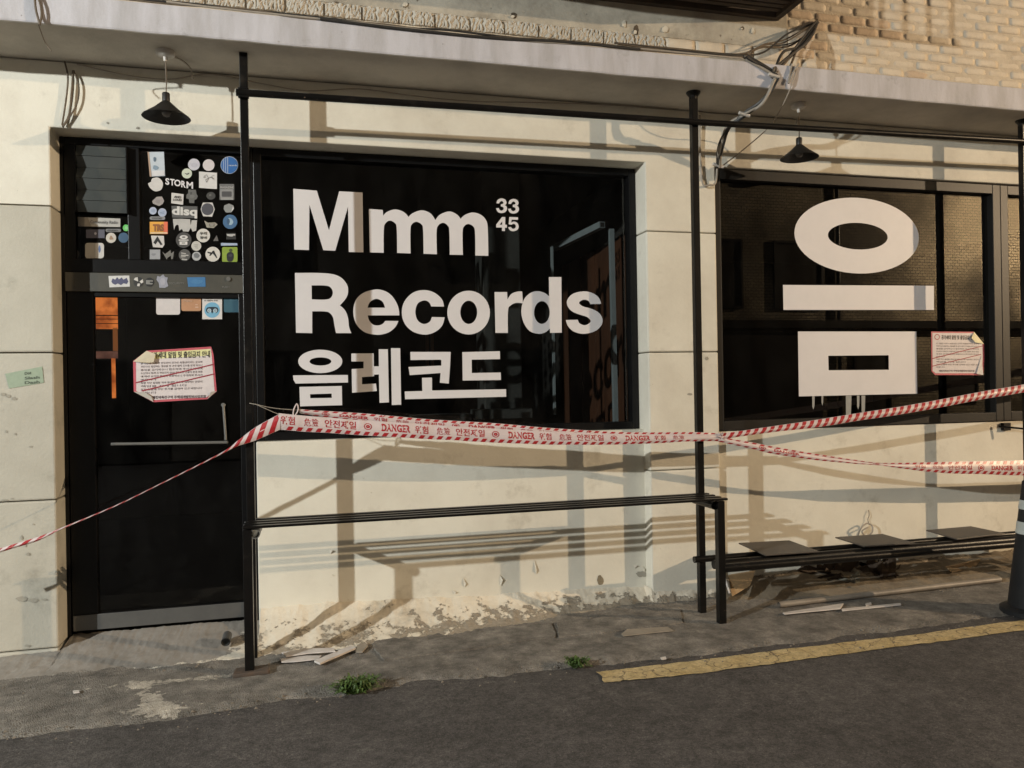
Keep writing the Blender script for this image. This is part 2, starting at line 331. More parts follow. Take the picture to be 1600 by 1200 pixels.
# upper storey wall: plaster on the left, painted brick on the right
uw = obj('upper_wall', MB().box(-7, 12, .003, .3, TOPC-.1, 7.5), m_mortar, bld)
p = MB(); p.box(-7, 3.42, -.004, .02, 3.995, 7.4); obj('plaster_coat', p, m_upper, uw)
def brick_mesh(L, H, dep, rough, seed, div=(6, 3)):
    """a brick with a lumpy front face and rounded arrises"""
    rnd = random.Random(seed); b = MB(); nx, nz = div
    for j in range(nz+1):
        for i in range(nx+1):
            e = (i in (0, nx)) + (j in (0, nz)); fx, fz = i/nx, j/nz
            y = -dep + rnd.uniform(-rough, rough) + (.005 if e else 0) + (.004 if e == 2 else 0)
            b.v.append((L*fx - (.0 if not e else 0), y, H*fz + (rnd.uniform(-.002,.002) if j in (0,nz) else 0)))
    W_ = nx+1; b.f = [(j*W_+i, j*W_+i+1, (j+1)*W_+i+1, (j+1)*W_+i) for j in range(nz) for i in range(nx)]
    def rim(ids):
        base = len(b.v)
        for k in ids: x, y, z = b.v[k]; b.v.append((x, .014, z))
        for k in range(len(ids)-1): b.f.append((ids[k], base+k, base+k+1, ids[k+1]))
    rim([i for i in range(W_)]); rim([nz*W_+i for i in range(W_)][::-1]); rim([j*W_ for j in range(nz+1)][::-1]); rim([j*W_+nx for j in range(nz+1)])
    return b
def mesh_of(name, mb, m, smooth=True):
    me = bpy.data.meshes.new(name); me.from_pydata(mb.v, [], mb.f); me.update(); me.materials.append(m)
    if smooth: me.polygons.foreach_set('use_smooth', [True]*len(me.polygons))
    return me
BL, BH, PX, PZ = .214, .060, .226, .0722
var_b = [mesh_of('brick', brick_mesh(BL, BH, .003, .0018, k), m_brickworn if k >= 8 else m_brickpaint) for k in range(11)]
var_h = [mesh_of('brick', brick_mesh(BL*.47, BH, .003, .0018, 40+k), m_brickpaint) for k in range(3)]
def lay(me, x, z, dy=0, rz=0):
    o = bpy.data.objects.new('brick', me); COL.objects.link(o); o.parent = uw; o.location = (x, dy, z); o.rotation_euler = (random.uniform(-.006,.006), random.uniform(-.008,.008), rz + random.uniform(-.01,.01)); return o
row = 0; z = TOPC + .006; nb = 0
while z < 4.86:
    x = 3.44 + (PX/2 if row % 2 else 0)
    if row % 2: lay(random.choice(var_h), 3.435, z)
    while x < 6.35:
        worn = (abs(z-4.19) < .05 and 3.55 < x < 4.3) or (x < 3.62 and z < 4.3 and random.random() < .8) or random.random() < .02
        gap = (x < 3.65 and z < 4.0 and random.random() < .35)
        if not gap: lay(random.choice(var_b[8:] if worn else var_b[:8]), x, z, random.uniform(-.003, .004)); nb += 1
        x += PX
    z += PZ; row += 1
var_s = [mesh_of('brick', brick_mesh(.222, .086, .016, .010, 70+k, (22, 5)), m_split, False) for k in range(6)]
var_c = [mesh_of('brick', brick_mesh(.222, .086, .010, .002, 90+k, (8, 3)), m_brickpaint) for k in range(3)]
x = -1.55
while x < 3.3:                                    # course of split-face bricks above the canopy
    lay(random.choice(var_s if x < 2.3 else var_c), x, 3.905, random.uniform(-.003,.003)); x += .235
# window and door frames
def ring(mb, x0, x1, z0, z1, t, y0, y1, tb=None):
    tb = tb or t
    mb.box(x0, x0+t, y0, y1, z0, z1); mb.box(x1-t, x1, y0, y1, z0, z1); mb.box(x0+t, x1-t, y0+.001, y1-.001, z1-t, z1); mb.box(x0+t, x1-t, y0+.001, y1-.001, z0, z0+tb); return mb
def pane(name, x0, x1, z0, z1, y, parent, m=None):
    p = MB(); p.quad((x0,y,z0),(x1,y,z0),(x1,y,z1),(x0,y,z1)); return obj(name, p, m or m_glass, parent)
wf = obj('window_frame', ring(MB(), -.368, XP0-.006, 1.219, LINT-.004, .05, RF, RF+.09), m_frame, bld, bevel=.004)
pane('pane', -.33, XP0-.05, 1.25, 3.06, RG, wf)
w2 = obj('window_frame', ring(MB(), XP1-.018, 5.38, 1.19, LINT-.004, .075, .03, .11, .07), m_greyframe, bld, bevel=.004)
pane('pane', XP1+.05, 5.31, 1.25, 3.03, .085, w2, m_glass2)
w3 = obj('window_frame', ring(MB(), 5.384, 8.4, 1.19, LINT-.004, .075, .032, .11, .07), m_greyframe, bld, bevel=.004)
pane('pane', 5.45, 8.34, 1.25, 3.03, .087, w3, m_glass2)
obj('wall_block', MB().box(8.4, 12, .0, .3, 1.18, LINT), m_wall, bld)
# doorway: outer frame, transom lights with louvre, rail, door leaf
def X(px, y): return W(px, 600, y).x
def Z(px, py, y): return W(px, py, y).z
zr0, zr1 = Z(250, 457, RF), Z(250, 428, RF)       # rail under the transom
x_in, x_out = X(105, RF), -.37
fr = MB(); fr.box(XL, x_in, RF, RF+.1, .0, LINT-.002); fr.box(-.42, x_out-.001, RF, RF+.1, 0, LINT-.002)
fr.box(x_in, -.42, RF+.001, RF+.1, Z(250, 233, RF), LINT-.003)
ztl0 = zr1 + .085
fr.box(x_in, -.42, RF+.001, RF+.1, zr1+.002, ztl0)
xm0, xm1 = X(204, RF), X(223, RF)
fr.box(xm0, xm1, RF+.002, RF+.1, ztl0, Z(250, 233, RF))
fr.box(x_in, x_in+.06, RF+.004, RF+.1, ztl0, Z(250, 233, RF))
dfr = obj('doorway_frame', fr, m_frame, bld, bevel=.003)
GY = RF + .03
tl = pane('transom_pane', x_in+.05, xm0, ztl0, Z(250, 233, RF), GY, dfr); tr_ = pane('transom_pane', xm1, -.42, ztl0, Z(250, 233, RF), GY, dfr)
VY = RF - .038                                   # louvred vent cover standing proud of the left light
ztop, zbot = Z(165, 227, VY), Z(165, 331, VY); vx0, vx1 = W(124, 600, VY).x, W(202, 600, VY).x
m_louv = mat('grey_louvre', (.052, .058, .055), .5, (.036, .040, .038), 8, .6, .04, 60)
for k in range(6):
    h = (ztop-zbot)/6; za = ztop - h*(k+1); ya, yb = (VY+.020, VY) if k % 2 == 0 else (VY+.004, VY+.022)
    s = MB(); s.slab([(vx0, ya, za+h-.002), (vx1, ya, za+h-.002), (vx1, yb, za), (vx0, yb, za)], (0, .004, 0)); obj('slat', s, m_louv, dfr, fix=True)
obj('vent_box', MB().box(vx0-.006, vx0-.001, VY, GY, zbot-.004, ztop+.004).box(vx1+.001, vx1+.006, VY, GY, zbot-.004, ztop+.004), m_frame, dfr)
obj('door_rail', MB().box(x_in, -.42, RF-.012, RF+.1, zr0, zr1), m_rail, bld, bevel=.004)
ZD0 = Z(250, 978, RF) ; zk = Z(250, 951, RF)
door = MB(); door.box(x_in+.004, X(147, RF), RF+.006, RF+.05, ZD0+.01, zr0-.003); door.box(-.47, -.424, RF+.006, RF+.05, ZD0+.01, zr0-.003)
door.box(X(147, RF), -.47, RF+.007, RF+.05, zr0-.03, zr0-.003); door.box(X(147, RF), -.47, RF+.007, RF+.05, ZD0+.01, zk)
dl = obj('door', door, m_frame, bld, bevel=.003)
pane('pane', X(147, RF), -.47, zk, zr0-.03, GY, dl)
obj('kick_plate', MB().box(x_in+.012, -.425, RF-.004, RF+.005, ZD0+.012, zk-.002), m_kick, dl, bevel=.002)
HY = RF - .05                                     # pull handle: long bar and short upright
h = MB(); a, b_ = W(178, 694, HY), W(351, 691, HY); h.tube(catmull([a+Vector((0,.06,0)), a+Vector((.005,.01,0)), a+Vector((.03,0,0)), b_+Vector((-.03,0,0)), b_+Vector((-.005,.01,0)), b_+Vector((0,.06,0))], 4), .0095, 12)
c0, c1 = W(349, 633, HY), W(352.5, 680, HY)
h.tube([c0+Vector((0,.06,0)), c0, c0+Vector((0,-.004,0))], [.008,.014,.010], 12); h.tube([c0, c1, c1+Vector((0,.0,-.03))], .008, 12)
obj('handle', h, m_chrome, dl, smooth=True)
lk = MB(); c = W(357, 436, RF-.012); lk.tube([c, c+Vector((0,-.008,0))], .014, 16); obj('lock', lk, m_chrome, bld)
# sloping plinth below the bay and cement ramp below the door
def lerp_tab(tab, x):
    if x <= tab[0][0]: return tab[0][1]
    for (a, va), (b, vb) in zip(tab, tab[1:]):
        if x <= b: return va + (vb-va)*(x-a)/(b-a)
    return tab[-1][1]
foot_t = [(-2.2,-.16),(-1.9,-.36),(-1.2,-.37),(-.5,-.34),(0,-.36),(.6,-.30),(1.2,-.22),(1.8,-.09),(2.2,-.03),(2.8,-.03)]
top_t = [(-2.2,.02),(-1.9,.06),(-1.48,.10),(-1.2,.115),(-.6,.165),(-.37,.17),(0,.175),(1.0,.135),(1.8,.12),(2.26,.10),(2.8,.07)]
def plinth(name, x0, x1, m, ytop, pf, nx=260, nv=26, ft=foot_t, tt=top_t, amp=1, mound=1.5, yref=None):
    mb = MB(); at = []
    for i in range(nx+1):
        x = x0 + (x1-x0)*i/nx; yt = ytop(x); yf = lerp_tab(ft, x) + amp*.03*fbm((x, 5, 0), 4); zt = lerp_tab(tt, x) + amp*.012*fbm((x, 8, 1), 5)
        for j in range(nv+1):
            t = j/nv; y = yt + (yf-yt)*t; z = zt*(1-min(1,((yref or yt)-y)/((yref or yt)-yf)))**mound + amp*.010*fbm((x, y, 0), 7)*(1-abs(2*t-1)) + amp*.004*fbm((x, y, 4), 25) - (.02 if j == nv else 0)
            mb.v.append((x, y, z)); at.append(pf(x, t))
    mb.f = [(i*(nv+1)+j, (i+1)*(nv+1)+j, (i+1)*(nv+1)+j+1, i*(nv+1)+j+1)[::-1] for i in range(nx) for j in range(nv)]
    o = obj(name, mb, m, smooth=True, kind='structure'); strip_attr(o, at); return o
bay_y = lambda x: RP + .012 if x < XP0 - .01 else .006
plinth('plinth', -.36, 2.80, m_apron, bay_y, lambda x, t: min(1, max(0, .20 + .34*t + max(0, min(1, x-.2))*.26*t)))
plinth('cement_ramp', -2.3, -.30, m_ramp, lambda x: RF+.03 if x > XL+.01 else .006, lambda x, t: max(0, min(1, (.55*math.exp(-((t-.95)/.08)**2) if x > -1.75 else .1) + .85*max(0, min(1, (x+.68)/.22))*(.25+.75*t))), mound=1.25, amp=.7, yref=RF+.03, tt=[(-2.3,ZD0-.05),(-1.48,Z(113,990,RF)-.012),(-.40,Z(386,969,RF)-.004),(-.3,Z(386,969,RF))])
r_foot = [(2.75,-.12),(3.2,-.24),(4,-.30),(5,-.34),(6,-.34),(9,-.3)]; r_top = [(2.75,.10),(3.5,.13),(4.5,.14),(9,.14)]
m_dirtp = mat('dusty_cement', (.20, .165, .12), .9, (.10, .08, .055), 4, .9, .6, 40, fine=.1)
two_tone(m_dirtp, (.5, .42, .32), 8, .72, .75, attr='peel', k=.3, bump=.6)
plinth('cement_mound', 2.78, 9, m_dirtp, lambda x: .06, lambda x, t: max(0, .8-2.2*t), ft=r_foot, tt=r_top, amp=1.5, mound=1.1)
dp = MB(); c = G(351, 1008, .06); c.y = -.18; dp.tube([c+Vector((0,.1,.01)), c], .026, 14, cap=False); dp.tube([c, c+Vector((0,.1,.01))], .021, 14, cap=False)
obj('drain_pipe', dp, m_kick, smooth=True, label='short drain pipe stub poking out of the cement ramp by the door', cat='pipe')

# ------------------------------------------------------------------ inside the shop
rm = MB(); rm.box(-2.6, 8.4, .36, 5.2, -.05, 0.0); rm.box(-2.6, 8.4, 5.2, 5.3, 0, 3.4); rm.box(-2.7, -2.6, .36, 5.2, 0, 3.4); rm.box(8.4, 8.5, .3, 5.2, 0, 3.4); rm.box(-2.6, 8.4, .31, 5.2, 3.3, 3.4)
rm.box(2.5, 2.6, .32, 5.2, 0, 3.3); obj('room', rm, m_dark, bld)
IY = 1.1
q = MB(); a, b_ = W(752, 300, IY), W(811, 300, IY); q.box(a.x, b_.x, IY, IY+.3, 0, 3.3); col_ = obj('interior_column', q, m_col, bld, bevel=.01)
q = MB(); a, b_ = W(750, 640, .9), W(818, 640, .9); q.box(a.x-.05, b_.x+.06, .85, 1.05, W(750,655,.9).z, W(750,640,.9).z); q.box(.7, a.x-.06, .9, 1.2, W(700,668,.9).z, W(700,648,.9).z); obj('counter', q, m_col, bld, bevel=.005)
fr_t = thing('steel_rack', 'pale steel frame with hollow square arm inside the record shop window', 'rack')
q = MB(); e0, e1 = W(941, 351, .75), W(866, 388, 1.6); q.bar(e0, e1, .05, .05); arm = obj('arm', q, m_steelp, fr_t)
q = MB(); q.bar(W(955,358,.78), W(962,668,.78), .035, .04); obj('upright', q, m_steelp, fr_t)
q = MB(); dd = (e1-e0).normalized(); q.bar(e0-dd*.001, e0+dd*.004, .036, .036); obj('arm_hole', q, m_dark, fr_t)
q = MB()
for k in range(11): q.box(2.455+.006*(k%2), 2.49, .40+.19*k, .40+.19*k+.178, .0, 2.75)
obj('wood_panelling', q, m_wood, bld)
q = MB(); q.box(W(862,420,1.0).x, W(865,420,1.0).x, 1.0, 1.03, 1.3, W(860,385,1.0).z); obj('edge_trim', q, m_steelp, bld)
q = MB()
for px in (668, 676): a = W(px, 560, 1.4); q.box(a.x-.012, a.x+.012, 1.4, 1.43, W(px,560,1.4).z-.1, W(px,515,1.4).z)
obj('wood_slats', q, m_wood, bld)
# lit back window seen through the door glass
def emis(name, c, s, dark=(0,0,0)):
    m = bpy.data.materials.new(name); m.use_nodes = True; t = m.node_tree; b = t.nodes['Principled BSDF']; b.inputs['Base Color'].default_value = (.02,.02,.02,1)
    n = t.nodes.new('ShaderNodeTexNoise'); n.inputs['Scale'].default_value = 9; n.inputs['Detail'].default_value = 6; g_ = t.nodes.new('ShaderNodeNewGeometry'); t.links.new(g_.outputs['Position'], n.inputs['Vector'])
    mx = t.nodes.new('ShaderNodeMix'); mx.data_type = 'RGBA'; mx.inputs[6].default_value = rgba(dark); mx.inputs[7].default_value = rgba(c); r = t.nodes.new('ShaderNodeMapRange'); r.inputs[1].default_value = .32; r.inputs[2].default_value = .55
    t.links.new(n.outputs[0], r.inputs[0]); t.links.new(r.outputs[0], mx.inputs[0]); t.links.new(mx.outputs[2], b.inputs['Emission Color']); b.inputs['Emission Strength'].default_value = s; return m
m_lit = emis('orange_lit_pane', (1, .27, .06), .8, (.42, .09, .02))
BY = 3.4
bw = thing('back_window', 'narrow orange lit back window seen through the door glass', 'window')
def pxbox(x0, y0, x1, y1, y, d=.01):
    a, b = W(x0, y0, y), W(x1, y1, y); return MB().box(a.x, b.x, y, y+d, b.z, a.z)
obj('pane', pxbox(149, 450, 184, 514, BY), m_lit, bw); obj('pane', pxbox(150, 549, 184, 560, BY), emis('dim_pink_pane', (.45,.2,.14), .35, (.2,.08,.06)), bw); obj('pane', pxbox(174, 560, 181, 622, BY), m_lit, bw); obj('pane', pxbox(176, 512, 184, 548, BY), emis('dim_orange_pane', (.6,.2,.06), .35, (.3,.08,.02)), bw)
for y0, y1 in ((492, 493.5), (498, 499), (505, 506)): obj('bar', pxbox(147, y0, 187, y1, BY-.05), m_dark, bw)
obj('bar', pxbox(165, 450, 168, 464, BY-.05), m_dark, bw)
obj('frame', pxbox(186, 440, 200, 640, BY-.04, .03), m_dark, bw)

# ------------------------------------------------------------------ pipe frame in front of the shop
PY, FY = -.32, -.575
rack = thing('pipe_frame', 'tall black square tube frame with a top rail along the shopfront', 'pipe frame', (-.375, PY, 0))
PXS = (-.375, 2.483, 5.225)
for px_ in PXS: obj('post', MB().box(px_-.0225, px_+.0225, PY-.0225, PY+.0225, 0, SOFF+.002), m_black, rack, bevel=.003)
RY = PY - .043
obj('top_rail', MB().tube([(-.415,RY,3.249),(1.0,RY,3.264),(2.48,RY,3.275),(5.2,RY,3.315),(9,RY,3.36)], .0205, 12), m_black, rack, smooth=True)
for px_ in PXS: obj('clamp', MB().box(px_-.03, px_+.03, PY-.052, PY-.023, lerp_tab([(-.4,3.249),(2.48,3.275),(5.2,3.315)], px_)-.028, lerp_tab([(-.4,3.249),(2.48,3.275),(5.2,3.315)], px_)+.028) if px_ < 0 else MB().lathe([(.0,.0),(.05,.0),(.045,-.012),(.03,-.03),(.024,-.05)], (px_,PY,SOFF), 16), m_black, rack, bevel=.003)
# high counter bench
cb = thing('counter_bench', 'high black slatted counter bench spanning in front of the record shop window', 'bench', (1.05, -.45, 0))
for k in range(4):
    y = PY - .024 - .0785*k; obj('slat', MB().box(-.40 if k else -.35, 2.52, y-.038, y, .794, .808), m_black, cb, bevel=.004)
for x in (-.335, 2.44):
    obj('cross_pipe', MB().tube([(x, PY+.0, .762), (x, FY-.02, .762)], .027, 16, cap=False).tube([(x, FY-.021, .762), (x, FY+.04, .762)], .022, 16, cap=False), m_black if x > 0 else m_black, cb, smooth=True)
obj('pipe_rim', MB().lathe([(.0225,0),(.0275,0),(.0275,.002),(.0225,.002)], (0,0,0), 20), m_chrome, cb, origin=(0,0,0))
o = COL.objects[-1] if False else [q for q in cb.children if q.name.startswith('pipe_rim')][0]; o.rotation_euler = (math.pi/2, 0, 0); o.location = Vector((-.335, FY-.021, .762)) - Vector(cb.location)
for x in (-.375, 2.483): obj('leg', MB().box(x-.024, x+.024, FY-.024, FY+.024, 0, .788), m_black, cb, bevel=.003)
ft = MB(); c = Vector((-.375, FY, 0)); ft.slab([c+Vector(q) for q in ((-.085,-.06,0),(.105,-.045,0),(.10,.05,0),(-.08,.045,0))], (0,0,.022)); obj('foot', ft, m_rust, cb, fix=True, bevel=.006)
# low bench with square seats
lb = thing('low_bench', 'low black pipe bench with three dark square seats under the right window', 'bench', (4, -.45, 0))
obj('front_rail', MB().tube([(2.50,FY,.355),(5.75,FY,.355)], .028, 14), m_black, lb, smooth=True)
obj('middle_rail', MB().tube([(2.50,-.455,.352),(5.75,-.455,.352)], .030, 14), m_black, lb, smooth=True)
obj('back_rail', MB().tube([(2.42,-.34,.365),(5.75,-.34,.365)], .022, 14), m_black, lb, smooth=True)
m_seat = mat('dark_steel_seat', (.055, .047, .042), .5, (.085, .07, .058), 7, .8, .08, 60)
for pts in (((1154,848),(1233,844),(1280,861),(1196,867)), ((1305,839),(1379,834),(1430,848),(1350,853)), ((1447,828),(1517,822),(1570,833),(1495,842))):
    s = MB(); s.slab([G(x, y, .40) for x, y in pts], (0, 0, -.009)); obj('seat', s, m_seat, lb, fix=True, bevel=.002)
for x in (3.95, 5.55):
    for y in (FY, -.34): obj('leg', MB().box(x-.02, x+.02, y-.02, y+.02, 0, .35), m_black, lb, bevel=.003) if x > 5 else None

# ------------------------------------------------------------------ pendant lamps under the canopy
def pendant(cx, cy, zs, R, label):
    t = thing('pendant_lamp', label, 'lamp', (cx, cy, SOFF), 'pendant lamps under the canopy')
    obj('ceiling_rose', MB().lathe([(0,.0),(.052,.0),(.052,-.022),(.044,-.03),(.012,-.036),(.01,-.06),(0,-.06)], (cx,cy,SOFF), 24), m_rose, t, smooth=True)
    obj('cord', MB().tube([(cx,cy,SOFF-.05),(cx+.003,cy,(SOFF+zs)/2),(cx,cy,zs+.125)], .0035, 6), m_cabler, t)
    sh = obj('lamp_shade', MB().lathe([(0,.142),(.018,.142),(.021,.135),(.021,.092),(.028,.086),(R*.55,.047),(R,.004),(R+.003,0),(R-.003,.002),(R*.55,.041),(.024,.08),(0,.084)], (cx,cy,zs), 40), m_shade, t, smooth=True)
    obj('bulb', MB().lathe([(0,.004),(.016,.007),(.027,.022),(.028,.034),(.022,.05),(.013,.066),(.011,.08)], (cx,cy,zs), 20), m_bulb, t, smooth=True)
    obj('wire_clip', MB().tube(catmull([(cx+.03,cy+.03,SOFF-.012),(cx+.08,cy+.10,SOFF-.012),(cx+.11,cy+.16,SOFF-.03),(cx+.115,cy+.2,SOFF-.07)], 5), .006, 6), m_cablew, t)
m_rose = mat('white_metal_rose', (.55,.52,.48), .4, (.35,.32,.28), 20, .6, 0)
m_shade = mat('black_lamp_shade', (.011,.010,.009), .45, (.03,.027,.024), 14, .6, .05, 80)
m_bulb = flat('dead_bulb', (.16,.15,.14), .2, .6)
LY = -.27
a = W(260, 184, LY); pendant(a.x, LY, a.z, .127, 'black cone pendant lamp hanging above the sticker covered door')
a = W(1249, 247, LY); pendant(a.x, LY, a.z, .127, 'black cone pendant lamp hanging above the window with the ring sign')

# ------------------------------------------------------------------ flat print helpers
def outline(pts, sub=7):
    """closed outline; (x, y) is a corner, (x, y, 1) a smooth point"""
    n = len(pts); out = []
    V = [Vector(p[:2]) for p in pts]; sm = [len(p) == 3 for p in pts]
    for i in range(n):
        a, b = V[i], V[(i+1) % n]; j = (i+1) % n
        if not sm[i] and not sm[j]: out.append(a); continue
        ta = (b - V[i-1])*.5 if sm[i] else None; tb = (V[(j+1) % n] - a)*.5 if sm[j] else None
        if ta is None: ta = (3*(b-a) - tb)/2
        if tb is None: tb = (3*(b-a) - ta)/2
        for k in range(sub):
            t = k/sub; out.append((2*t**3-3*t*t+1)*a + (t**3-2*t*t+t)*ta + (-2*t**3+3*t*t)*b + (t**3-t*t)*tb)
    return out
def ell(cx, cy, rx, ry, n=40): return [(cx+rx*math.cos(2*math.pi*k/n), cy+ry*math.sin(2*math.pi*k/n)) for k in range(n)]
def rrect(x0, y0, x1, y1, r):
    o = []
    for cx, cy, a0 in ((x1-r, y0+r, -90), (x1-r, y1-r, 0), (x0+r, y1-r, 90), (x0+r, y0+r, 180)):
        for k in range(5): a = math.radians(a0+22.5*k); o.append((cx+r*math.cos(a), cy+r*math.sin(a)))
    return o
def decal(name, loops, y, m, parent=None, origin=None, **kw):
    return obj(name, MB().poly([[W(q[0], q[1], y) for q in L] for L in loops]), m, parent, origin=origin, **kw)
TXT = {}
def text2d(s, bold=0.0):
    if (s, bold) in TXT: return TXT[(s, bold)]
    cu = bpy.data.curves.new('lettering', 'FONT'); cu.body = s; cu.size = 1; cu.offset = bold; cu.resolution_u = 3
    ob = bpy.data.objects.new('lettering', cu); COL.objects.link(ob)
    dg = bpy.context.evaluated_depsgraph_get(); me = bpy.data.meshes.new_from_object(ob.evaluated_get(dg))
    v = [(q.co.x, q.co.y) for q in me.vertices]; f = [tuple(q.vertices) for q in me.polygons]
    bpy.data.objects.remove(ob); bpy.data.curves.remove(cu); bpy.data.meshes.remove(me)
    if not v: v = [(0,0),(1,0),(0,1)]; f = [(0,1,2)]
    x0 = min(q[0] for q in v); x1 = max(q[0] for q in v); y0 = min(q[1] for q in v); y1 = max(q[1] for q in v)
    TXT[(s, bold)] = ([((a-x0)/(x1-x0), (b-y0)/(y1-y0)) for a, b in v], f); return TXT[(s, bold)]
def text_mb(mb, s, quad, y, bold=0.0):           # fits a line of lettering into a pixel quad (bl, br, tr, tl) on plane y
    v, f = text2d(s, bold); bl, br, tr, tl = [W(q[0], q[1], y) for q in quad]; n = len(mb.v)
    for a, b in v: mb.v.append(tuple((bl*(1-a)+br*a)*(1-b) + (tl*(1-a)+tr*a)*b))
    mb.f += [tuple(n+i for i in q) for q in f]; return mb
def tq(x0, y0, x1, y1, sl=0): return ((x0, y1), (x1, y1+sl), (x1, y0+sl), (x0, y0))
INK = {}
def ink(c, rough=.5):
    k = tuple(round(x, 3) for x in c)+(rough,)
    if k not in INK: INK[k] = mat('print', c, rough, tuple(x*.82 for x in c), 30, .6, 0)
    return INK[k]

# ------------------------------------------------------------------ vinyl lettering on the windows
LV = RG - .003
def lettering(name, label, shapes, y, cat='lettering'):
    allp = [W(q[0], q[1], y) for L in shapes for q in L[0]]; c = sum(allp, Vector())/len(allp)
    t = thing(name, label, cat, c)
    for L in shapes: decal('letter', L, y, m_vinyl, t)
    return t
def zs(ox, oy, s, pts): return [(ox+p[0]*s, oy+p[1]*s)+tuple(p[2:]) for p in pts]
sm = lambda *p: [(a, b, 1) for a, b in p]
L_M = zs(450, 280, .1, [(82,150),(450,178),(640,800),(800,188),(1165,208),(1178,1142),(950,1138),(938,430),(738,1118),(552,1110),(335,400),(328,1108),(98,1100)])
L_mm = outline([(576.3,326.3),(598,328),(598.8,337)] + sm((605,331),(617.5,327.2),(630,330.8)) + [(638.3,338.8)] + sm((646,332.5),(659,328.6),(672,333)) + [(680.3,344)] + sm((688,335),(702,330.4),(713,334.5)) + [(719.8,341.8)] + sm((727,335.5),(739,332),(752,336),(760.3,346),(762.3,362)) + [(763,399.8),(742.7,399.3)] + sm((742.2,363),(739.5,354),(732,350),(725.3,353.5),(722.8,363)) + [(723.3,398.3),(702.7,398)] + sm((702,361),(699.5,352.5),(692.5,348.2),(685,352),(682.2,362)) + [(682.7,397.3),(661.8,396.5)] + sm((661,359),(658.5,350.5),(650.5,346.6),(643.5,350.5),(641.3,360)) + [(641.6,396),(620.5,395.2)] + sm((619.8,357),(617,348.5),(609,344.7),(602.3,349),(599.8,358)) + [(599.5,395),(577.8,394.4)])
L_R = outline(zs(450, 415, .1, [(108,115)] + sm((590,120),(800,170),(912,280),(940,390),(912,500)) + [(810,622)] + sm((895,705),(938,820),(955,960)) + [(990,1055),(750,1055)] + sm((725,930),(705,815),(660,748),(590,718)) + [(378,715),(378,1055),(125,1050)]))
H_R = outline(zs(450, 415, .1, [(368,310)] + sm((590,313),(668,345),(700,420),(672,498),(590,530)) + [(372,528)]))
L_e = outline(sm((587,452.3),(601,454.6),(612,462),(620,474),(623.4,485)) + [(623.8,492.7),(574.6,492.8)] + sm((577,501),(583,507.2),(590.5,508.5),(597.5,506.3)) + [(602,501.3),(622.5,501.5)] + sm((618,510.5),(610,517.8),(600,521.8),(588,523),(570,519),(556.5,506),(552,487),(556,469),(568,457.5)))
H_e = outline([(574.3,480.8)] + sm((578.5,471.5),(588,467),(597.5,471.2)) + [(601.5,480.8)])
L_c = outline(sm((662,453.2),(678,457),(690,467)) + [(693.8,479),(673.5,478.8)] + sm((670.3,472.3),(663,469.5),(653,474),(649,487),(652.6,500.5),(662,506.2),(671,503)) + [(674.8,495.3),(694.8,495.8)] + sm((690,510),(678,519.5),(663,522.8),(645,518),(632,505),(627.8,488),(632,471),(645,457.5)))
L_r = outline([(772.7,456.3),(792.3,456.3),(792.9,467.9)] + sm((799.1,459.3),(807.4,455.9)) + [(815.9,455.3),(817,474.1)] + sm((806,473.4),(797.8,477.4),(793.9,485.1)) + [(793.6,520.2),(774.1,520.2)])
L_d = outline([(857.6,432.9),(877.2,432.9),(877.8,519.8),(859.6,520.2),(858.9,513.3)] + sm((852.8,518.8),(841.8,521.6),(828,517.4),(818.4,504.4),(814.5,486.5),(818.4,468.6),(828,458.3),(839,454.9),(850,457.3)) + [(858,463.1)])
L_s = outline([(939.4,474.8)] + sm((935.3,464.8),(925.6,457.8),(911.9,455.2),(895.4,459),(886.4,468.6),(886.9,478.3),(894,486.5),(905,491.3),(917.4,495.4),(922.9,501.6),(918.8,506.4),(912.6,508),(905.5,505)) + [(902.9,499.6),(884.1,500)] + sm((887.8,509.9),(896.8,518.1),(911.9,521.6),(929.8,517.4),(939.4,508.5),(941.4,498.9),(936.6,489.6),(925.6,483),(910.5,478.5),(905,473.4),(908.4,469.5),(914.6,468.4),(920,470.7)) + [(922.2,475.2)])
lettering('window_lettering', 'large white vinyl word beginning with a capital M on the black window', [[L_M],[L_mm]], LV)
lettering('window_lettering', 'white vinyl word Records across the middle of the black window', [[L_R, H_R],[L_e, H_e],[L_c],[ell(732.2,488.4,33.3,34.2), ell(732.4,488,13.2,18.2)],[L_r],[L_d, ell(846.7,488.3,12.2,17.7)],[L_s]], LV)
z7 = lambda pts: zs(450, 535, .1125, pts); z8 = lambda pts: zs(620, 535, .1125, pts)
lettering('window_lettering', 'white vinyl Korean line of lettering lowest on the black window', [
    [ell(500.4,564.7,34.5,18.3), ell(500.7,564.8,17,6.4)], [z7([(70,458),(832,452),(834,557),(108,572),(75,520)])], [z7([(158,618),(748,605),(752,872),(168,888)]), z7([(305,720),(606,710),(608,770),(310,775)])],
    [z7([(880,155),(1190,152),(1195,470),(1028,482),(1028,582),(1222,572),(1235,675),(890,700),(885,370),(1050,360),(1050,265),(880,265)])], [z7([(1260,95),(1387,95),(1402,832),(1272,840),(1262,445),(1194,447),(1192,332),(1262,332)])], [z7([(1430,80),(1558,80),(1572,865),(1442,870)])],
    [z8([(188,132),(748,132),(740,330),(722,572),(598,560),(608,425),(180,455),(162,342),(618,322),(618,250),(605,240),(190,245)])], [z8([(110,682),(355,675),(350,492),(488,488),(490,668),(1518,650),(1520,755),(115,790)])], [z8([(910,135),(1432,122),(1434,232),(1040,240),(1042,425),(1444,418),(1446,522),(915,530)])]], LV)
t = thing('window_numerals', 'small white vinyl numerals 33 over 45 beside the big word', 'lettering', W(793, 337, LV))
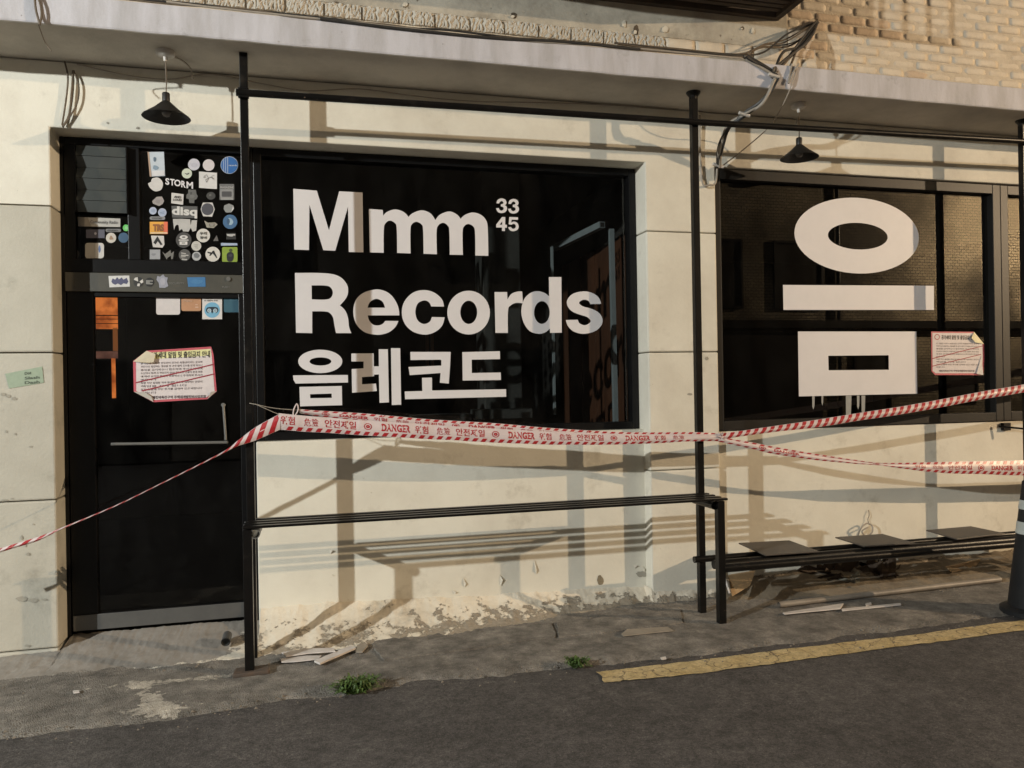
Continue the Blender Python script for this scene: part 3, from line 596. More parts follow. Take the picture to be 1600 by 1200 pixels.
z3 = lambda pts, dx=0, dy=0: zs(700, 290, .1, [(p[0]+dx, p[1]+dy)+tuple(p[2:]) for p in pts])
N3 = [(757,278)] + sm((775,225),(830,200),(890,215),(915,260),(905,292)) + [(886,306)] + sm((915,328),(922,370),(895,412),(835,430),(780,412)) + [(750,355),(795,350)] + sm((808,380),(838,390),(868,370),(862,338)) + [(825,326),(825,292)] + sm((858,283),(866,262),(838,241),(812,255)) + [(801,279)]
N4 = [(845,490),(895,492),(893,610),(922,612),(920,658),(890,658),(890,710),(843,708),(845,655),(752,655),(755,608)]
N5 = [(958,490),(1095,495),(1093,535),(995,532),(988,578)] + sm((1030,562),(1080,580),(1103,630),(1090,685),(1030,712),(970,700)) + [(940,650),(985,645)] + sm((1000,668),(1025,674),(1055,655),(1055,615),(1025,598)) + [(992,612),(948,605)]
for L in ([outline(z3(N3))], [outline(z3(N3, 187, 8))], [outline(z3(N4)), z3([(848,560),(805,610),(846,612)])], [outline(z3(N5))]): decal('numeral', L, LV, m_vinyl, t)
GV = .085 - .003
def ell_w(l, r, tp, bt, y, n=56):
    l, r, tp, bt = [W(*q, y) for q in (l, r, tp, bt)]; cx, cz, rx, rz = (l.x+r.x)/2, (tp.z+bt.z)/2, (r.x-l.x)/2, (tp.z-bt.z)/2
    return [Vector((cx+rx*math.cos(2*math.pi*k/n), y, cz+rz*math.sin(2*math.pi*k/n))) for k in range(n)]
t = thing('ring_sign', 'huge white vinyl ring, bar and box forming one Korean syllable on window', 'lettering', W(1340, 460, GV))
obj('ring', MB().poly([ell_w((1241.2,362),(1435.8,373),(1332,308.6),(1352,427.6), GV), ell_w((1293.6,366),(1387,373),(1335,348),(1346,390), GV)]), m_vinyl, t)
zb = lambda pts: zs(1210, 295, .2833, pts)
decal('bar', [zb([(47,530),(880,535),(880,668),(50,668)])], GV, m_vinyl, t)
decal('box', [zb([(130,787),(783,787),(788,1130),(135,1145)]), zb([(297,921),(630,918),(631,998),(299,1001)])], GV, m_vinyl, t)
m_drip = mat('whitewash_drip', (.30,.31,.30), .6, (.2,.2,.2), 10, .6, 0)
q = MB()
for x, wd, y1 in ((1271,2,640),(1285,1.5,634),(1326,4.5,654),(1341,2,640),(1349,3,648)): q.poly([[W(*c, GV+.001) for c in ((x-wd,618),(x+wd,618),(x+wd*.8,y1-6),(x,y1),(x-wd*.9,y1-5))]])
obj('paint_drips', q, m_drip, label='thin whitish paint drips running down below the box sign', cat='paint drips')

# ------------------------------------------------------------------ notices
def notice(y, body, red_w, label, title_q, rows, foot, stripes, flaps, border, hl=None, circ=None):
    c = sum((W(*q, y) for q in body), Vector())/len(body); t = thing('notice', label, 'notice', c, 'red bordered notices stuck on the glass')
    decal('sheet', [body], y, ink((.52, .10, .13)), t); decal('paper', [border], y-.0012, ink((.66, .60, .60)), t)
    if hl: decal('highlight', [hl], y-.0018, ink((.72, .70, .36)), t)
    q = text_mb(MB(), '공가세대 알림 및 출입금지 안내', title_q, y-.0024, .03); obj('title', q, ink((.04,.03,.03)), t, kind='stuff')
    q = MB()
    for s, quad in rows: text_mb(q, s, quad, y-.0024, .005)
    text_mb(q, '재정비촉진구역 주택재개발정비사업조합', foot, y-.0024, .03); obj('small_print', q, ink((.10,.07,.08)), t, kind='stuff')
    for st in stripes: decal('stripe', [st], y-.0030, ink((.30,.03,.05)), t)
    for pts, col in flaps:
        m = MB(); m.slab([W(a, b, y-d) for a, b, d in pts], (0, .0006, 0)); obj('curled_corner', m, ink(col), t, fix=True)
    if circ: decal('seal', [ell(*circ, 24), ell(circ[0], circ[1], circ[2]*.72, circ[3]*.72, 24)], y-.0024, ink((.45,.12,.14)), t)
    return t
TX = ['본 건물은 이주가 완료되어 공가로 특별관리되는 곳이며', '무단으로 침입하는 행위를 한 경우 법적 조치를 받게 되오니', '출입을 금지하오니 협조하여 주시기 바라며', '도난이나 화재 시 책임지지 않습니다 또한 건물의 붕괴 위험', '에 따라 공가의 출입이 위험하오니 주의하여 주시기', '바랍니다', '특별 무단 출입을 하여 발생한 사고에 대하여는 본인이', '책임을 지게 됩니다', '또한 건물에 무단 투기를 금하며 신고 바랍니다', '바랍니다']
rw = []
for k, s in enumerate(TX):
    y0 = 566.5 + k*5.1 - .2; wd = 96*(1 if len(s) > 20 else .25 if len(s) < 6 else .75); rw.append((s, tq(220, y0, 220+wd, y0+3.4, -2.5*wd/96)))
notice(GY-.004, [(208,564),(229,548),(330,541.6),(333.6,554),(338.6,612),(324,623.6),(240,628.4),(209,612)], 4, 'red bordered Korean notice with curled corners on the door glass', tq(233, 550, 328, 560.5, -2), rw, tq(238, 618.5, 322, 623.5, -1.5),
       [[(212,597),(333.5,568.4),(333.6,570.2),(212,599)], [(221,610),(334.5,583.4),(334.6,585.2),(222,611.8)]],
       [([(208,565,.004),(229,548,.004),(243,553,.02),(240,566,.024),(231,567,.02)], (.50,.42,.28)), ([(209,612,.003),(240,628,.003),(236,619,.018),(226,613,.02)], (.60,.55,.48)), ([(324,623.6,.003),(338.6,611,.003),(330,612,.012)], (.60,.56,.52))],
       [(212.5,565),(230,552),(329.5,545),(330.8,556),(335.3,611),(323,620.5),(241,625),(213,611)], hl=[(232,551),(328.5,545.5),(329.5,555.5),(240,561)])
rw2 = []
for k, s in enumerate(TX):
    y0 = 535.4 + k*4.1; wd = 66*(1 if len(s) > 20 else .2 if len(s) < 6 else .7); rw2.append((s, tq(1463, y0, 1463+wd, y0+2.4, .6*wd/66)))
notice(GV, [(1455,518),(1522,518.5),(1537.5,537.5),(1538,560),(1536.5,586),(1461,586),(1455.5,580)], 2, 'red bordered Korean notice with a folded corner on the right window', tq(1471, 523.5, 1523, 530.5, .5), rw2, tq(1467, 578, 1523, 581, 0),
       [[(1457,559.5),(1535,540),(1535,541.2),(1457,561)], [(1457,571.5),(1533,553),(1533,554.2),(1457,572.8)]],
       [([(1522,518.5,.003),(1537.5,537.5,.003),(1524,535,.016),(1518,528,.02)], (.62,.58,.33)), ([(1536.5,586,.003),(1533.5,556,.004),(1526,584,.012)], (.62,.60,.60))],
       [(1457,520.2),(1521,520.5),(1535,538),(1535.5,560),(1534,583.2),(1462,583.2),(1457.3,579.5)], circ=(1464.3,526.5,4.3,4.6))

# ------------------------------------------------------------------ stickers on the door and transom
GRP = 'stickers on the shop door'
WHT, LAV, GRY, DK, NAVY = (.62,.60,.58), (.52,.52,.58), (.24,.235,.23), (.055,.053,.05), (.045,.05,.07)
def circ(x, y, r, ry=None, n=28): return ell(x, y, r, ry or r, n)
def sticker(label, base, col, prints=(), y=None, texts=()):
    y = GY - .003 if y is None else y
    c = sum((W(q[0], q[1], y) for q in base), Vector())/len(base)
    o = decal('sticker', [base], y, ink(col), origin=c, label=label, cat='sticker', group=GRP)
    for k, (loops, pc) in enumerate(prints): decal('print', loops, y-.0008-.0003*k, ink(pc), o)
    for s, quad, pc, bold in texts: obj('lettering', text_mb(MB(), s, quad, y-.0022, bold), ink(pc), o, kind='stuff')
    return o
def line(x0, y0, x1, y1, w_):
    d = Vector((x1-x0, y1-y0)).normalized(); n = Vector((-d.y, d.x))*w_/2; return [(x0+n.x, y0+n.y), (x1+n.x, y1+n.y), (x1-n.x, y1-n.y), (x0-n.x, y0-n.y)]
R_ = lambda a, b, c, d: [(a,b),(c,b),(c,d),(a,d)]
blob = lambda x, y, r, ry, n, sd: [(x+r*(1+random.Random(sd*97+k).uniform(-.22,.16))*math.cos(2*math.pi*k/n), y+ry*(1+random.Random(sd*31+k).uniform(-.22,.16))*math.sin(2*math.pi*k/n)) for k in range(n)]
sticker('pale blue photo card sticker at the top left of the transom', [(230.5,237.5),(256,237),(258,275),(234,276)], (.50,.56,.62), [([[(230.5,237.5),(233,237.4),(237,276),(234,276)]], (.42,.30,.22)), ([blob(242,249,2.6,4,10,1)], (.12,.17,.22)), ([blob(243,262,5,4,12,2)], (.22,.30,.38)), ([[(237,267),(256.5,266),(257,274),(238,275)]], (.62,.62,.64))])
sticker('plain lavender white round sticker, left of the top pair', circ(303,257,9.2), LAV, [([blob(303,258,5,4,12,3)], (.46,.46,.53))])
sticker('plain pinkish white round sticker, right of the top pair', circ(326,258,9.1), (.60,.56,.57))
sticker('blue round sticker crossed by three thin white stripes', circ(358.3,258,13.6), (.52,.56,.62), [([circ(358.3,258,13.0)], (.03,.13,.38)), ([line(349.5,248.5,349.5,267.8,.7)], (.5,.55,.62)), ([line(352.6,246.5,352.6,269.5,.7)], (.5,.55,.62)), ([line(355.8,245.6,355.8,270.5,.8)], (.5,.55,.62))], texts=[('records', tq(357.5,257,370,259.6), (.5,.55,.62), .02)])
sticker('small pale green round sticker with a dark smile', circ(292,271,7.9), (.55,.60,.50), [([outline([(288.3,270,1),(292,271.2,1),(295.8,269.8,1),(294.5,272.2,1),(291.5,272.8,1)])], DK)])
sticker('white round sticker with a torn left edge', outline([(240,278,1),(248,277.8,1),(254.5,286,1),(252,296,1),(243,299,1),(235,294,1)] + [(231.2,286.5),(236,284),(237,280)]), (.58,.56,.54))
t = thing('sticker', 'white cut out word STORM stuck on the transom glass', 'sticker', W(280, 286, GY-.003), GRP)
for k, (ch, x0, wd) in enumerate((('S',258.4,6.2),('T',265.5,7.2),('O',272.2,10.2),('R',283.2,7),('M',291.4,10.2))): obj('letter', text_mb(MB(), ch, tq(x0, 277.8+.23*(x0-258)*.75, x0+wd, 288.2+.23*(x0-258)*.75, .9), GY-.003, .03), m_vinyl, t)
sq = [(311,268),(339,270),(339,295.5),(311,293.5)]
sticker('white square sticker with a fine looping flower sketch', sq, (.62,.61,.60), [([line(*q)], (.16,.15,.15)) for q in ((319,275,323,273,.6),(323,273,326,279,.6),(326,279,323,285,.6),(323,285,321,281,.6),(321,281,326,278,.6),(326,278,331,276,.6),(331,276,334,280,.7),(333,280,330,277,.6),(331,275,335,274,.5),(318,277,321,276,1.2))])
sticker('dark grey patch with a pale lettered band and a screen shape', R_(343,288,366,312.5), (.13,.13,.13), [([R_(343,287.5,365.5,290.5)], (.16,.16,.16)), ([outline([(344,295.5),(364,295.5),(365,303),(364,312),(345,312),(343.5,303)])], (.26,.26,.26)), ([rrect(346.5,299,362,307.5,1.5)], (.075,.075,.08)), ([R_(345.5,310.5,364,312)], (.38,.38,.37))], texts=[('MAGAZINE', tq(344,290.8,365,294.2,.3), (.42,.42,.41), .03)])
sticker('silver crumpled shield shaped sticker on the left edge', [(238,314),(245,307.5),(253,307),(256.5,314),(254,319),(248.5,322),(239,318)], (.33,.30,.29), [([blob(247,314.5,4,3.5,9,5)], (.25,.23,.23))])
sticker('small white square sticker with two lines of dark lettering', [(268,301),(287,303.5),(286,320),(267.5,317.5)], (.58,.56,.54), texts=[('AND', tq(272,305.6,283,309.2,.8), DK, .04), ('LOUD', tq(270.5,310.2,284,313.4,.8), DK, .04)])
sticker('grey cross shaped sticker beside the white lettered square', [(294,296),(306,296.5),(307,303),(309,306.5),(307,311.5),(304,312),(303.5,317.5),(296,317),(295,311),(291,310),(291.5,304),(294,302)], (.12,.12,.115), [([R_(297.5,300,299.5,304)], (.05,.05,.05)), ([blob(300,307,4.5,3.5,9,8)], (.16,.16,.155))])
sticker('dim dark oval badge sticker right of the grey cross', circ(329.5,306,7,6), (.055,.055,.053), [([blob(328.5,305,2.2,1.8,8,9)], (.15,.15,.14))])
sticker('tiny pale blue round sticker, left of the pair', circ(239,329.3,5.8), (.40,.45,.58), [([circ(239,329.3,2.8)], (.30,.36,.48))])
sticker('tiny pale blue round sticker with dark script, right of the pair', circ(253.5,332,6.6), (.42,.46,.58), [([circ(253.5,332,5.2)], (.36,.42,.55)), ([line(250,332,257,331,1)], (.15,.2,.3)), ([line(250.5,334,256.5,333.6,.8)], (.18,.23,.33))])
sticker('white octagonal sticker filled by a dark slate disc', [(317,316.5),(332,316.5),(335.5,327),(331.5,338.5),(317.5,338),(313.5,327)], (.58,.57,.55), [([circ(324.3,326.8,9.4)], (.075,.075,.09))])
sticker('silver hexagonal sticker with one bright edge', [(357.5,318),(364.5,321),(365.5,326),(361,332),(353,332),(349.5,326.5),(350.5,321)], (.26,.27,.27), [([[(364.5,321),(365.5,326),(361,332),(363,325)]], (.6,.6,.58))])
sticker('dark label carrying the bold white word disq', [(268,321.5),(308.5,322.5),(308,341),(269,340)], (.10,.10,.10), texts=[('disq', ((268.6,339.5),(308,341.5),(308,324),(268.6,321.8)), (.60,.59,.57), .04)])
sticker('narrow grey oval label with tiny dark lettering', rrect(234,338.2,258,343.6,2.4), (.25,.25,.26), texts=[('GOODTIMES', tq(237,339.4,253,342.2,.3), (.07,.07,.07), .02)])
sticker('orange and red rectangular sticker with brown block lettering', R_(234,346.5,262,365.5), (.72,.36,.06), [([[(256,346.5),(262,346.5),(262,365.5),(255,365.5)]], (.70,.16,.08)), ([R_(235,363,261.5,365)], (.70,.55,.35))], texts=[('TRS', tq(239,350,256,361.5), (.28,.11,.04), .06)])
sticker('torn white sticker of three ragged upright pieces', [(270,342),(277.5,342),(277.8,352),(281,341.8),(297,342.5),(298,352),(299.5,344),(308,344),(306.5,360.5),(301,362),(298,356),(294.5,362),(286,361.5),(284.5,357.5),(280,360.5),(279,352),(276.5,351),(274,353),(272,359)], (.46,.45,.435))
sticker('dark sticker with a pale pointed tag shape', [(319,344.5),(325,348),(336,347.5),(340,350.6),(334,356.3),(323,355.5)], (.33,.31,.26), [([[(326.5,349.5),(335.5,349.2),(335,354),(327.5,354)]], (.14,.13,.11)), ([line(328,350.8,334,350.6,.7)], (.45,.43,.38)), ([line(328.5,352.6,333.5,352.5,.7)], (.45,.43,.38))])
sticker('mid blue disc sticker with a pale blue centre', circ(359.5,346.5,11.2), (.06,.14,.27), [([outline([(357,341,1),(362,342,1),(364.5,347,1),(362,351,1),(357.5,350.5,1)])], (.30,.42,.52)), ([outline([(355,343,1),(358,342,1),(359,347,1),(356.5,351,1),(354.5,347,1)])], (.05,.10,.18))])
sticker('white round sticker with four dark characters in a square', circ(317.5,368,10.7), (.60,.58,.54), texts=[('우리', tq(312,362.3,323,367), DK, .03), ('동네', tq(312.5,369,323,373.4), DK, .03)])
sticker('dark disc sticker with small white ring, bar and box', circ(287,375,12.2), (.065,.062,.06), [([circ(287,370.6,6.4,3.1), circ(287,370.5,2.8,1.1)], WHT), ([R_(279.2,374.3,294.6,376)], WHT), ([R_(280.6,377.3,292.8,382.4), R_(284,379,289.4,380.4)], WHT)])
sticker('black and white sticker with a bold black peak emblem', [(236,368),(256,368.5),(257,382),(254,387),(239,386)], (.56,.54,.52), [([[(239.5,379),(246,369),(254,382),(251,383),(246.5,377),(243,382)]], (.015,.015,.015))])
sticker('small white round sticker with a faint scribble', circ(306.7,384.3,7.7), (.52,.51,.47), [([line(*q)], (.25,.24,.22)) for q in ((303.5,382.5,309.5,382.5,.9),(304,385,309,384.5,.9),(305,387,309.5,387.5,.7))])
sticker('black sticker with a thick short white stroke', R_(353.5,364,368.5,374), (.03,.03,.03), [([[(354,365.8),(367.5,365.5),(367.5,368),(364.5,368),(363.5,369.5),(359,369.5),(355,368.5)]], (.45,.45,.44))])
sticker('pale blue strip sticker above the green one', [(345,379.5),(370.5,380),(371,383.4),(345.3,384)], (.34,.43,.58), [([line(349,381.8,366,381.8,1.2)], (.45,.5,.6))])
sticker('lime green square sticker with a dark seated figure', rrect(347,386,371,409.2,1.8), (.24,.34,.05), [([outline([(355,396,1),(360,393.5,1),(364.5,396,1),(365,403,1),(362,408.5,1),(356,408,1),(354.3,402,1)])], (.02,.02,.025)), ([circ(360.5,391,2.6)], (.06,.08,.03)), ([blob(360,399,3,2.3,8,17)], (.05,.05,.06))])
sticker('dull silver square sticker at the bottom left corner', R_(234,390,250.3,405), (.32,.33,.35), [([blob(240,397.5,4,2,9,21)], (.22,.23,.25))])
sticker('grey scrawled graffiti sticker next to the silver square', [(253.5,393),(258,397),(262,394),(266.5,390.5),(267,396),(272,392.5),(270,404.5),(267.5,405),(267,399.5),(262,402.5),(260.5,405.5)], (.17,.165,.15))
sticker('dark round sticker crossed by three white text bars', circ(288.5,398.5,9.2), (.085,.083,.08), [([line(*q)], (.46,.45,.43)) for q in ((283,395.2,290.5,396.4,1.4),(283,398.9,294.5,399,1.6),(282.5,401.5,290,401,1.2),(284,404.8,292.5,405.8,1.8))])
sticker('silver round sticker with a mottled dark centre', circ(307,400.3,7), (.40,.41,.42), [([blob(307,399.5,4.6,4.4,10,25)], (.17,.18,.19))])
sticker('white round sticker with a black bent arm emblem', circ(332.5,397.2,11.6), (.60,.58,.54), [([[(324,393),(331,394.5),(332,392),(334.5,391.5),(335.5,394),(339.5,402.5),(338.5,403.5),(332.5,396),(328.5,400),(327,399.5),(328.5,396.5),(324.5,395.3)]], (.012,.012,.012))])
sticker('small dim grey triangular sticker between the discs', [(333,376.5),(338.5,367.5),(341.5,376.5)], (.12,.115,.11))
sticker('long white strip label with the words Community Radio', [(121.5,339),(188,341.5),(188,354.8),(122,353.5)], (.42,.41,.385), [([[(121.5,339),(137,339.6),(143,354),(122,353.5)]], (.27,.25,.22))], texts=[('Community Radio', tq(141,344,184,350.4,1), (.13,.13,.13), .015)])  # darker left end is the door jamb's cast shadow, painted onto the label
sticker('small bright green round sticker beside the strip label', circ(197,356,5.2), (.16,.62,.14), [([blob(197.5,356.5,3,3,9,33)], (.30,.68,.28))])
sticker('narrow grey label under the green round sticker', rrect(165,357.5,189,362.5,2), (.17,.17,.175), texts=[('STUDIO', tq(168,358.8,184,361.4), (.05,.05,.05), .02)])
sticker('dark violet rectangular sticker with a tiny white sign', R_(134.5,358.5,163.5,372), (.085,.085,.115), [([blob(149,365,2,2.4,7,36)], (.45,.46,.55))])
sticker('white round sticker with brown writing on the left light', circ(173.5,371.6,8), (.52,.49,.44), [([outline([(171,374,1),(173,368,1),(176,371,1),(177,374,1)])], (.30,.20,.13))])
sticker('dull blue round sticker on the left light', circ(193,371.3,8), (.05,.11,.19))
sticker('white rounded square sticker with a blue drop, left half painted in shadow', rrect(133,379.5,162.5,403.6,4), (.36,.345,.31), [([[(149,379.6),(158.5,379.6),(162.4,384),(162.4,400),(158.5,403.5),(149,403.5)]], (.52,.51,.49)), ([outline([(155.5,383,1),(157.5,389,1),(155.5,395,1),(153.5,389,1)])], (.10,.15,.30))])  # grey base paints the jamb shadow; the white right half is outside it
sticker('faint grey round sticker at the lower left of the transom', circ(116.5,397.5,8), (.10,.095,.09))
sticker('faint brown round sticker at the left end of the strip label', circ(113,346.5,7), (.05,.043,.038))
HR = RF - .014
def hsticker(*a, **k): return sticker(*a, y=HR, **k)
hsticker('white rectangular sticker filled with spiky dark blue lettering', [(169.5,431.2),(202,430.5),(203,447.8),(171,449)], (.60,.60,.60), [([[(174,440),(176,435),(180,437),(183,433),(186,436.5),(190,433.5),(193,437),(198,434),(200.5,440),(198,444),(193,442.5),(189,445.5),(184,443),(180,445),(176,443)]], (.08,.085,.16))])
hsticker('black and white round fan shaped sticker on the rail', circ(216.3,440.4,7.8), (.03,.03,.03), [([[(216,440),(209,437),(211,434),(215,433)]], (.58,.56,.53)), ([[(218,440),(223,436),(224,441),(221,443)]], (.58,.56,.53)), ([[(215,443),(219,443),(218,447.5),(214,447)]], (.58,.56,.53))])
hsticker('black round sticker with a grey letter shape on the rail', circ(233.7,440.8,7), (.015,.015,.015), [([[(228,437.5),(239,438),(239,440),(234,440),(234,442),(239,442.5),(238,444.5),(228,444)]], (.22,.22,.21))])
hsticker('crumpled pale lilac star shaped sticker on the rail', [(246,431),(250,432.5),(255,428.5),(258,433),(262,433.5),(261,440),(263,447),(257,450),(249,449.5),(248,442),(244.5,437)], (.30,.31,.37), [([blob(254,440,5,6,9,44)], (.36,.36,.42))])
hsticker('plain blue rectangular sticker on the rail', [(292.3,433.2),(320.8,433),(321.3,448),(294,448.2)], (.05,.17,.36), [([blob(307,440,9,4,10,46)], (.065,.20,.39))])
q = MB(); text_mb(q, 'PUSH', tq(347, 446.8, 358.5, 450), HR, .02); text_mb(q, 'SECURITY', tq(264, 441, 288, 444.3), HR, .01)
obj('rail_lettering', q, ink((.17,.17,.155)), bld, kind='stuff')
sticker('large blank white rounded square sticker on the door glass', rrect(244,457.4,281.4,491.7,3.5), (.60,.565,.56))
sticker('tan orange rounded square sticker on the door glass', rrect(283.3,457.5,314.2,486,3), (.46,.25,.14), [([line(305,476,309,476,1.2)], (.6,.42,.32)), ([line(305,480,310,480,1.6)], (.6,.42,.32))], texts=[('Mango', tq(287,462,305,466), (.6,.40,.28), .01), ('Plate', tq(287,468,300,472), (.6,.40,.28), .01)])
sticker('tall white sticker with a blue owl eyed disc', R_(316,458,347,498.8), (.64,.62,.61), [([circ(331.5,484.3,12.2)], (.17,.40,.58)), ([outline([(322.5,482,1),(325,480,1),(331.5,479.4,1),(338,480,1),(340.5,482,1),(341,486,1),(337.5,489.2,1),(333.5,487.5,1),(331.5,489.8,1),(329.5,487.5,1),(325.5,489.2,1),(322,486,1)])], (.02,.035,.05)), ([circ(327,485.3,3.1), circ(327,485.3,1.7)], (.45,.58,.66)), ([circ(336.2,485.3,3.1), circ(336.2,485.3,1.7)], (.45,.58,.66)), ([circ(327,485.3,1)], (.45,.58,.66)), ([circ(336.2,485.3,1)], (.45,.58,.66))], texts=[('Recommended on', tq(318.5,461,340,463.4), (.06,.06,.06), .03), ('Tripadvisor', tq(318.5,464.6,334,467.2), (.06,.06,.06), .03), ('★ 여행자 추천', tq(318.5,468.4,340,470.8), (.06,.06,.06), .02)])
sticker('teal blue rounded square sticker beside the owl eyed one', rrect(349.7,459,380.3,488,3), (.035,.105,.15), [([blob(365,468,8,3.5,10,52)], (.045,.12,.165))])
st = [(8,584),(66,572.5),(68.5,598),(14,607)]; c = W(38, 590, -.004)
o = obj('wall_sticker', MB().poly([[W(a, b, -.004) for a, b in st]]), ink((.30,.37,.27)), origin=c, label='pale green sticker reading Dot Slash Dash on the left wall', cat='sticker')
for k, s in enumerate(('Dot', 'Slash', 'Dash')): obj('lettering', text_mb(MB(), s, tq(38.5, 581.5+k*7.2, (49,62,62)[k], 586+k*7.2, -1.6), -.005, .03), ink((.07,.09,.06)), o, kind='stuff')

# ------------------------------------------------------------------ barrier tape
m_tape = mat('white_barrier_tape', (.62,.53,.52), .38, (.55,.46,.45), 12, .6, .05, 60, spec=.5)
m_tred = mat('red_tape_print', (.40,.022,.028), .38, (.32,.02,.025), 20, .6, 0)
def tape(label, rows, unit, dash, text=True, off=0.0, both=False, full=False, sub=10, amp=.004, name='barrier_tape'):
    """rows: (px, py of upper edge, py of lower edge, depth of upper edge, depth of lower edge)"""
    top = catmull([W(r[0], r[1], r[3]) for r in rows], sub); bot = catmull([W(r[0], r[2], r[4]) for r in rows], sub); n = len(top)
    for k in range(n):                            # small creases
        d = amp*fbm(top[k], 11); top[k] = top[k] + Vector((0, d, 0)); d = amp*fbm(bot[k], 9); bot[k] = bot[k] + Vector((0, -d, .3*d))
    acc = [0.0]
    for k in range(1, n): acc.append(acc[-1] + ((top[k]+bot[k])/2 - (top[k-1]+bot[k-1])/2).length)
    def at(s, t, lift=0):
        s = min(max(s, 0), acc[-1]-1e-6); lo, hi = 0, n-1
        while hi-lo > 1:
            m = (lo+hi)//2
            if acc[m] <= s: lo = m
            else: hi = m
        f = (s-acc[lo])/(acc[hi]-acc[lo]); a = top[lo].lerp(top[hi], f); b = bot[lo].lerp(bot[hi], f)
        return b.lerp(a, t) + Vector((0, -lift - .010*math.sin(math.pi*t)*1, 0))
    c = (top[n//2]+bot[n//2])/2; th = thing(name, label, 'tape', c, 'red and white barrier tape')
    mb = MB(); ns = n*2
    for k in range(ns+1):
        for j in range(7): mb.v.append(tuple(at(acc[-1]*k/ns, j/6)))
    mb.f = [(k*7+j, (k+1)*7+j, (k+1)*7+j+1, k*7+j+1) for k in range(ns) for j in range(6)]
    obj('strip', mb, m_tape, th, smooth=True)
    pr = MB(); s = off % dash
    def patch(s0, s1, t0, t1, sk):
        base = len(pr.v)
        for j in range(4):
            t = t0+(t1-t0)*j/3
            for a in (s0, s1): pr.v.append(tuple(at(a+sk*(j/3), t, .0012)))
        pr.f.extend([(base+2*j, base+2*j+1, base+2*j+3, base+2*j+2) for j in range(3)])
    while s < acc[-1]-dash*.6:
        patch(s, s+dash*.5, .02, .98 if full else .26, dash*(.5 if full else .28))
        if both: patch(s, s+dash*.5, .76, .98, dash*.28)
        s += dash
    obj('dashes', pr, m_tred, th, kind='stuff')
    if text:
        tx = MB(); s = -off; lo_t, hi_t = (.36, .86) if not both else (.34, .68)
        while s < acc[-1]:
            for word, a0, ln in (('위험', .00, .115), ('危險', .194, .116), ('안전제일', .365, .262), ('DANGER', .847, .25)):
                v, f = text2d(word, {'危險': .0, 'DANGER': .035}.get(word, .0))
                if s+a0*unit < 0 or s+(a0+ln)*unit > acc[-1] or (at(s+(a0+ln/2)*unit, 1)-at(s+(a0+ln/2)*unit, 0)).length < .048: continue
                base = len(tx.v); tx.v += [tuple(at(s+(a0+ln*x)*unit, lo_t+(hi_t-lo_t)*y, .0013)) for x, y in v]; tx.f += [tuple(base+i for i in q) for q in f]
                if word not in ('危險', 'DANGER'):
                    for dx_, dy_ in ((.0014, 0), (0, .012)):
                        base = len(tx.v); tx.v += [tuple(at(s+(a0+ln*x)*unit+dx_, lo_t+(hi_t-lo_t)*y+dy_, .0014+dy_*.01)) for x, y in v]; tx.f += [tuple(base+i for i in q) for q in f]
            a0 = .73
            if 0 < s+(a0-.04)*unit and s+(a0+.04)*unit < acc[-1]:
                for r0, r1 in ((.034, .027), (.017, .004)):
                    base = len(tx.v)
                    for k in range(16):
                        an = 2*math.pi*k/16
                        for r in (r0, r1): tx.v.append(tuple(at(s+(a0+r*math.cos(an))*unit, (lo_t+hi_t)/2+r*math.sin(an)*unit/.105*1.0, .0013)))
                    tx.f += [(base+2*k, base+2*k+1, base+2*((k+1)%16)+1, base+2*((k+1)%16)) for k in range(16)]
            s += 1.14*unit
        if tx.v: obj('lettering', tx, m_tred, th, kind='stuff')
    return th
tape('upper crumpled length of red and white barrier tape behind the lettered one', [(468,639,645,-.36,-.35),(490,641,649,-.355,-.35),(570,646,660,-.35,-.345),(670,655,670,-.35,-.345),(770,661,676,-.35,-.345),(865,669,684,-.35,-.345),(975,675,688,-.352,-.346),(1080,675,688,-.357,-.352),(1122,677,687,-.36,-.356)], .685, .055, True, .35, True, amp=.009)
tape('lettered front length of barrier tape stretched under the black window', [(435,645.5,671,-.37,-.372),(470,649,674,-.37,-.374),(520,653,677,-.368,-.374),(570,657,680.5,-.366,-.374),(620,660,683.5,-.366,-.374),(695,665,687.5,-.366,-.374),(770,669.5,691.5,-.366,-.374),(865,674.5,695,-.366,-.374),(975,678,694.5,-.367,-.373),(1080,678.5,690,-.37,-.375),(1124,678.5,689,-.37,-.372)], .685, .055, True, -.012, amp=.008)
tape('twisted length of barrier tape running down left across the door', [(-90,890,897,-.345,-.345),(0,857,863.5,-.345,-.345),(60,838.5,845,-.35,-.352),(92,826,829,-.352,-.362),(180,789.5,791.5,-.353,-.375),(250,755.5,757.3,-.354,-.378),(345,707.5,710.5,-.36,-.378),(372,688,697,-.366,-.372),(400,667,688,-.368,-.372),(438,646,671,-.372,-.374)], .80, .075, False, .0, sub=8, amp=.002, full=True)
tape('length of barrier tape rising right across the ring sign window', [(1122,677,689,-.366,-.37),(1145,675,684,-.366,-.37),(1210,665.5,675,-.363,-.368),(1275,656,668,-.362,-.367),(1340,645.5,657.5,-.36,-.366),(1405,635.5,648,-.36,-.365),(1470,624,636.5,-.36,-.365),(1535,611.5,624,-.36,-.365),(1600,600.5,613,-.36,-.365),(1760,570,584,-.36,-.365),(1950,534,549,-.36,-.365)], .80, .062, False, .0, sub=8, amp=.003, full=True)
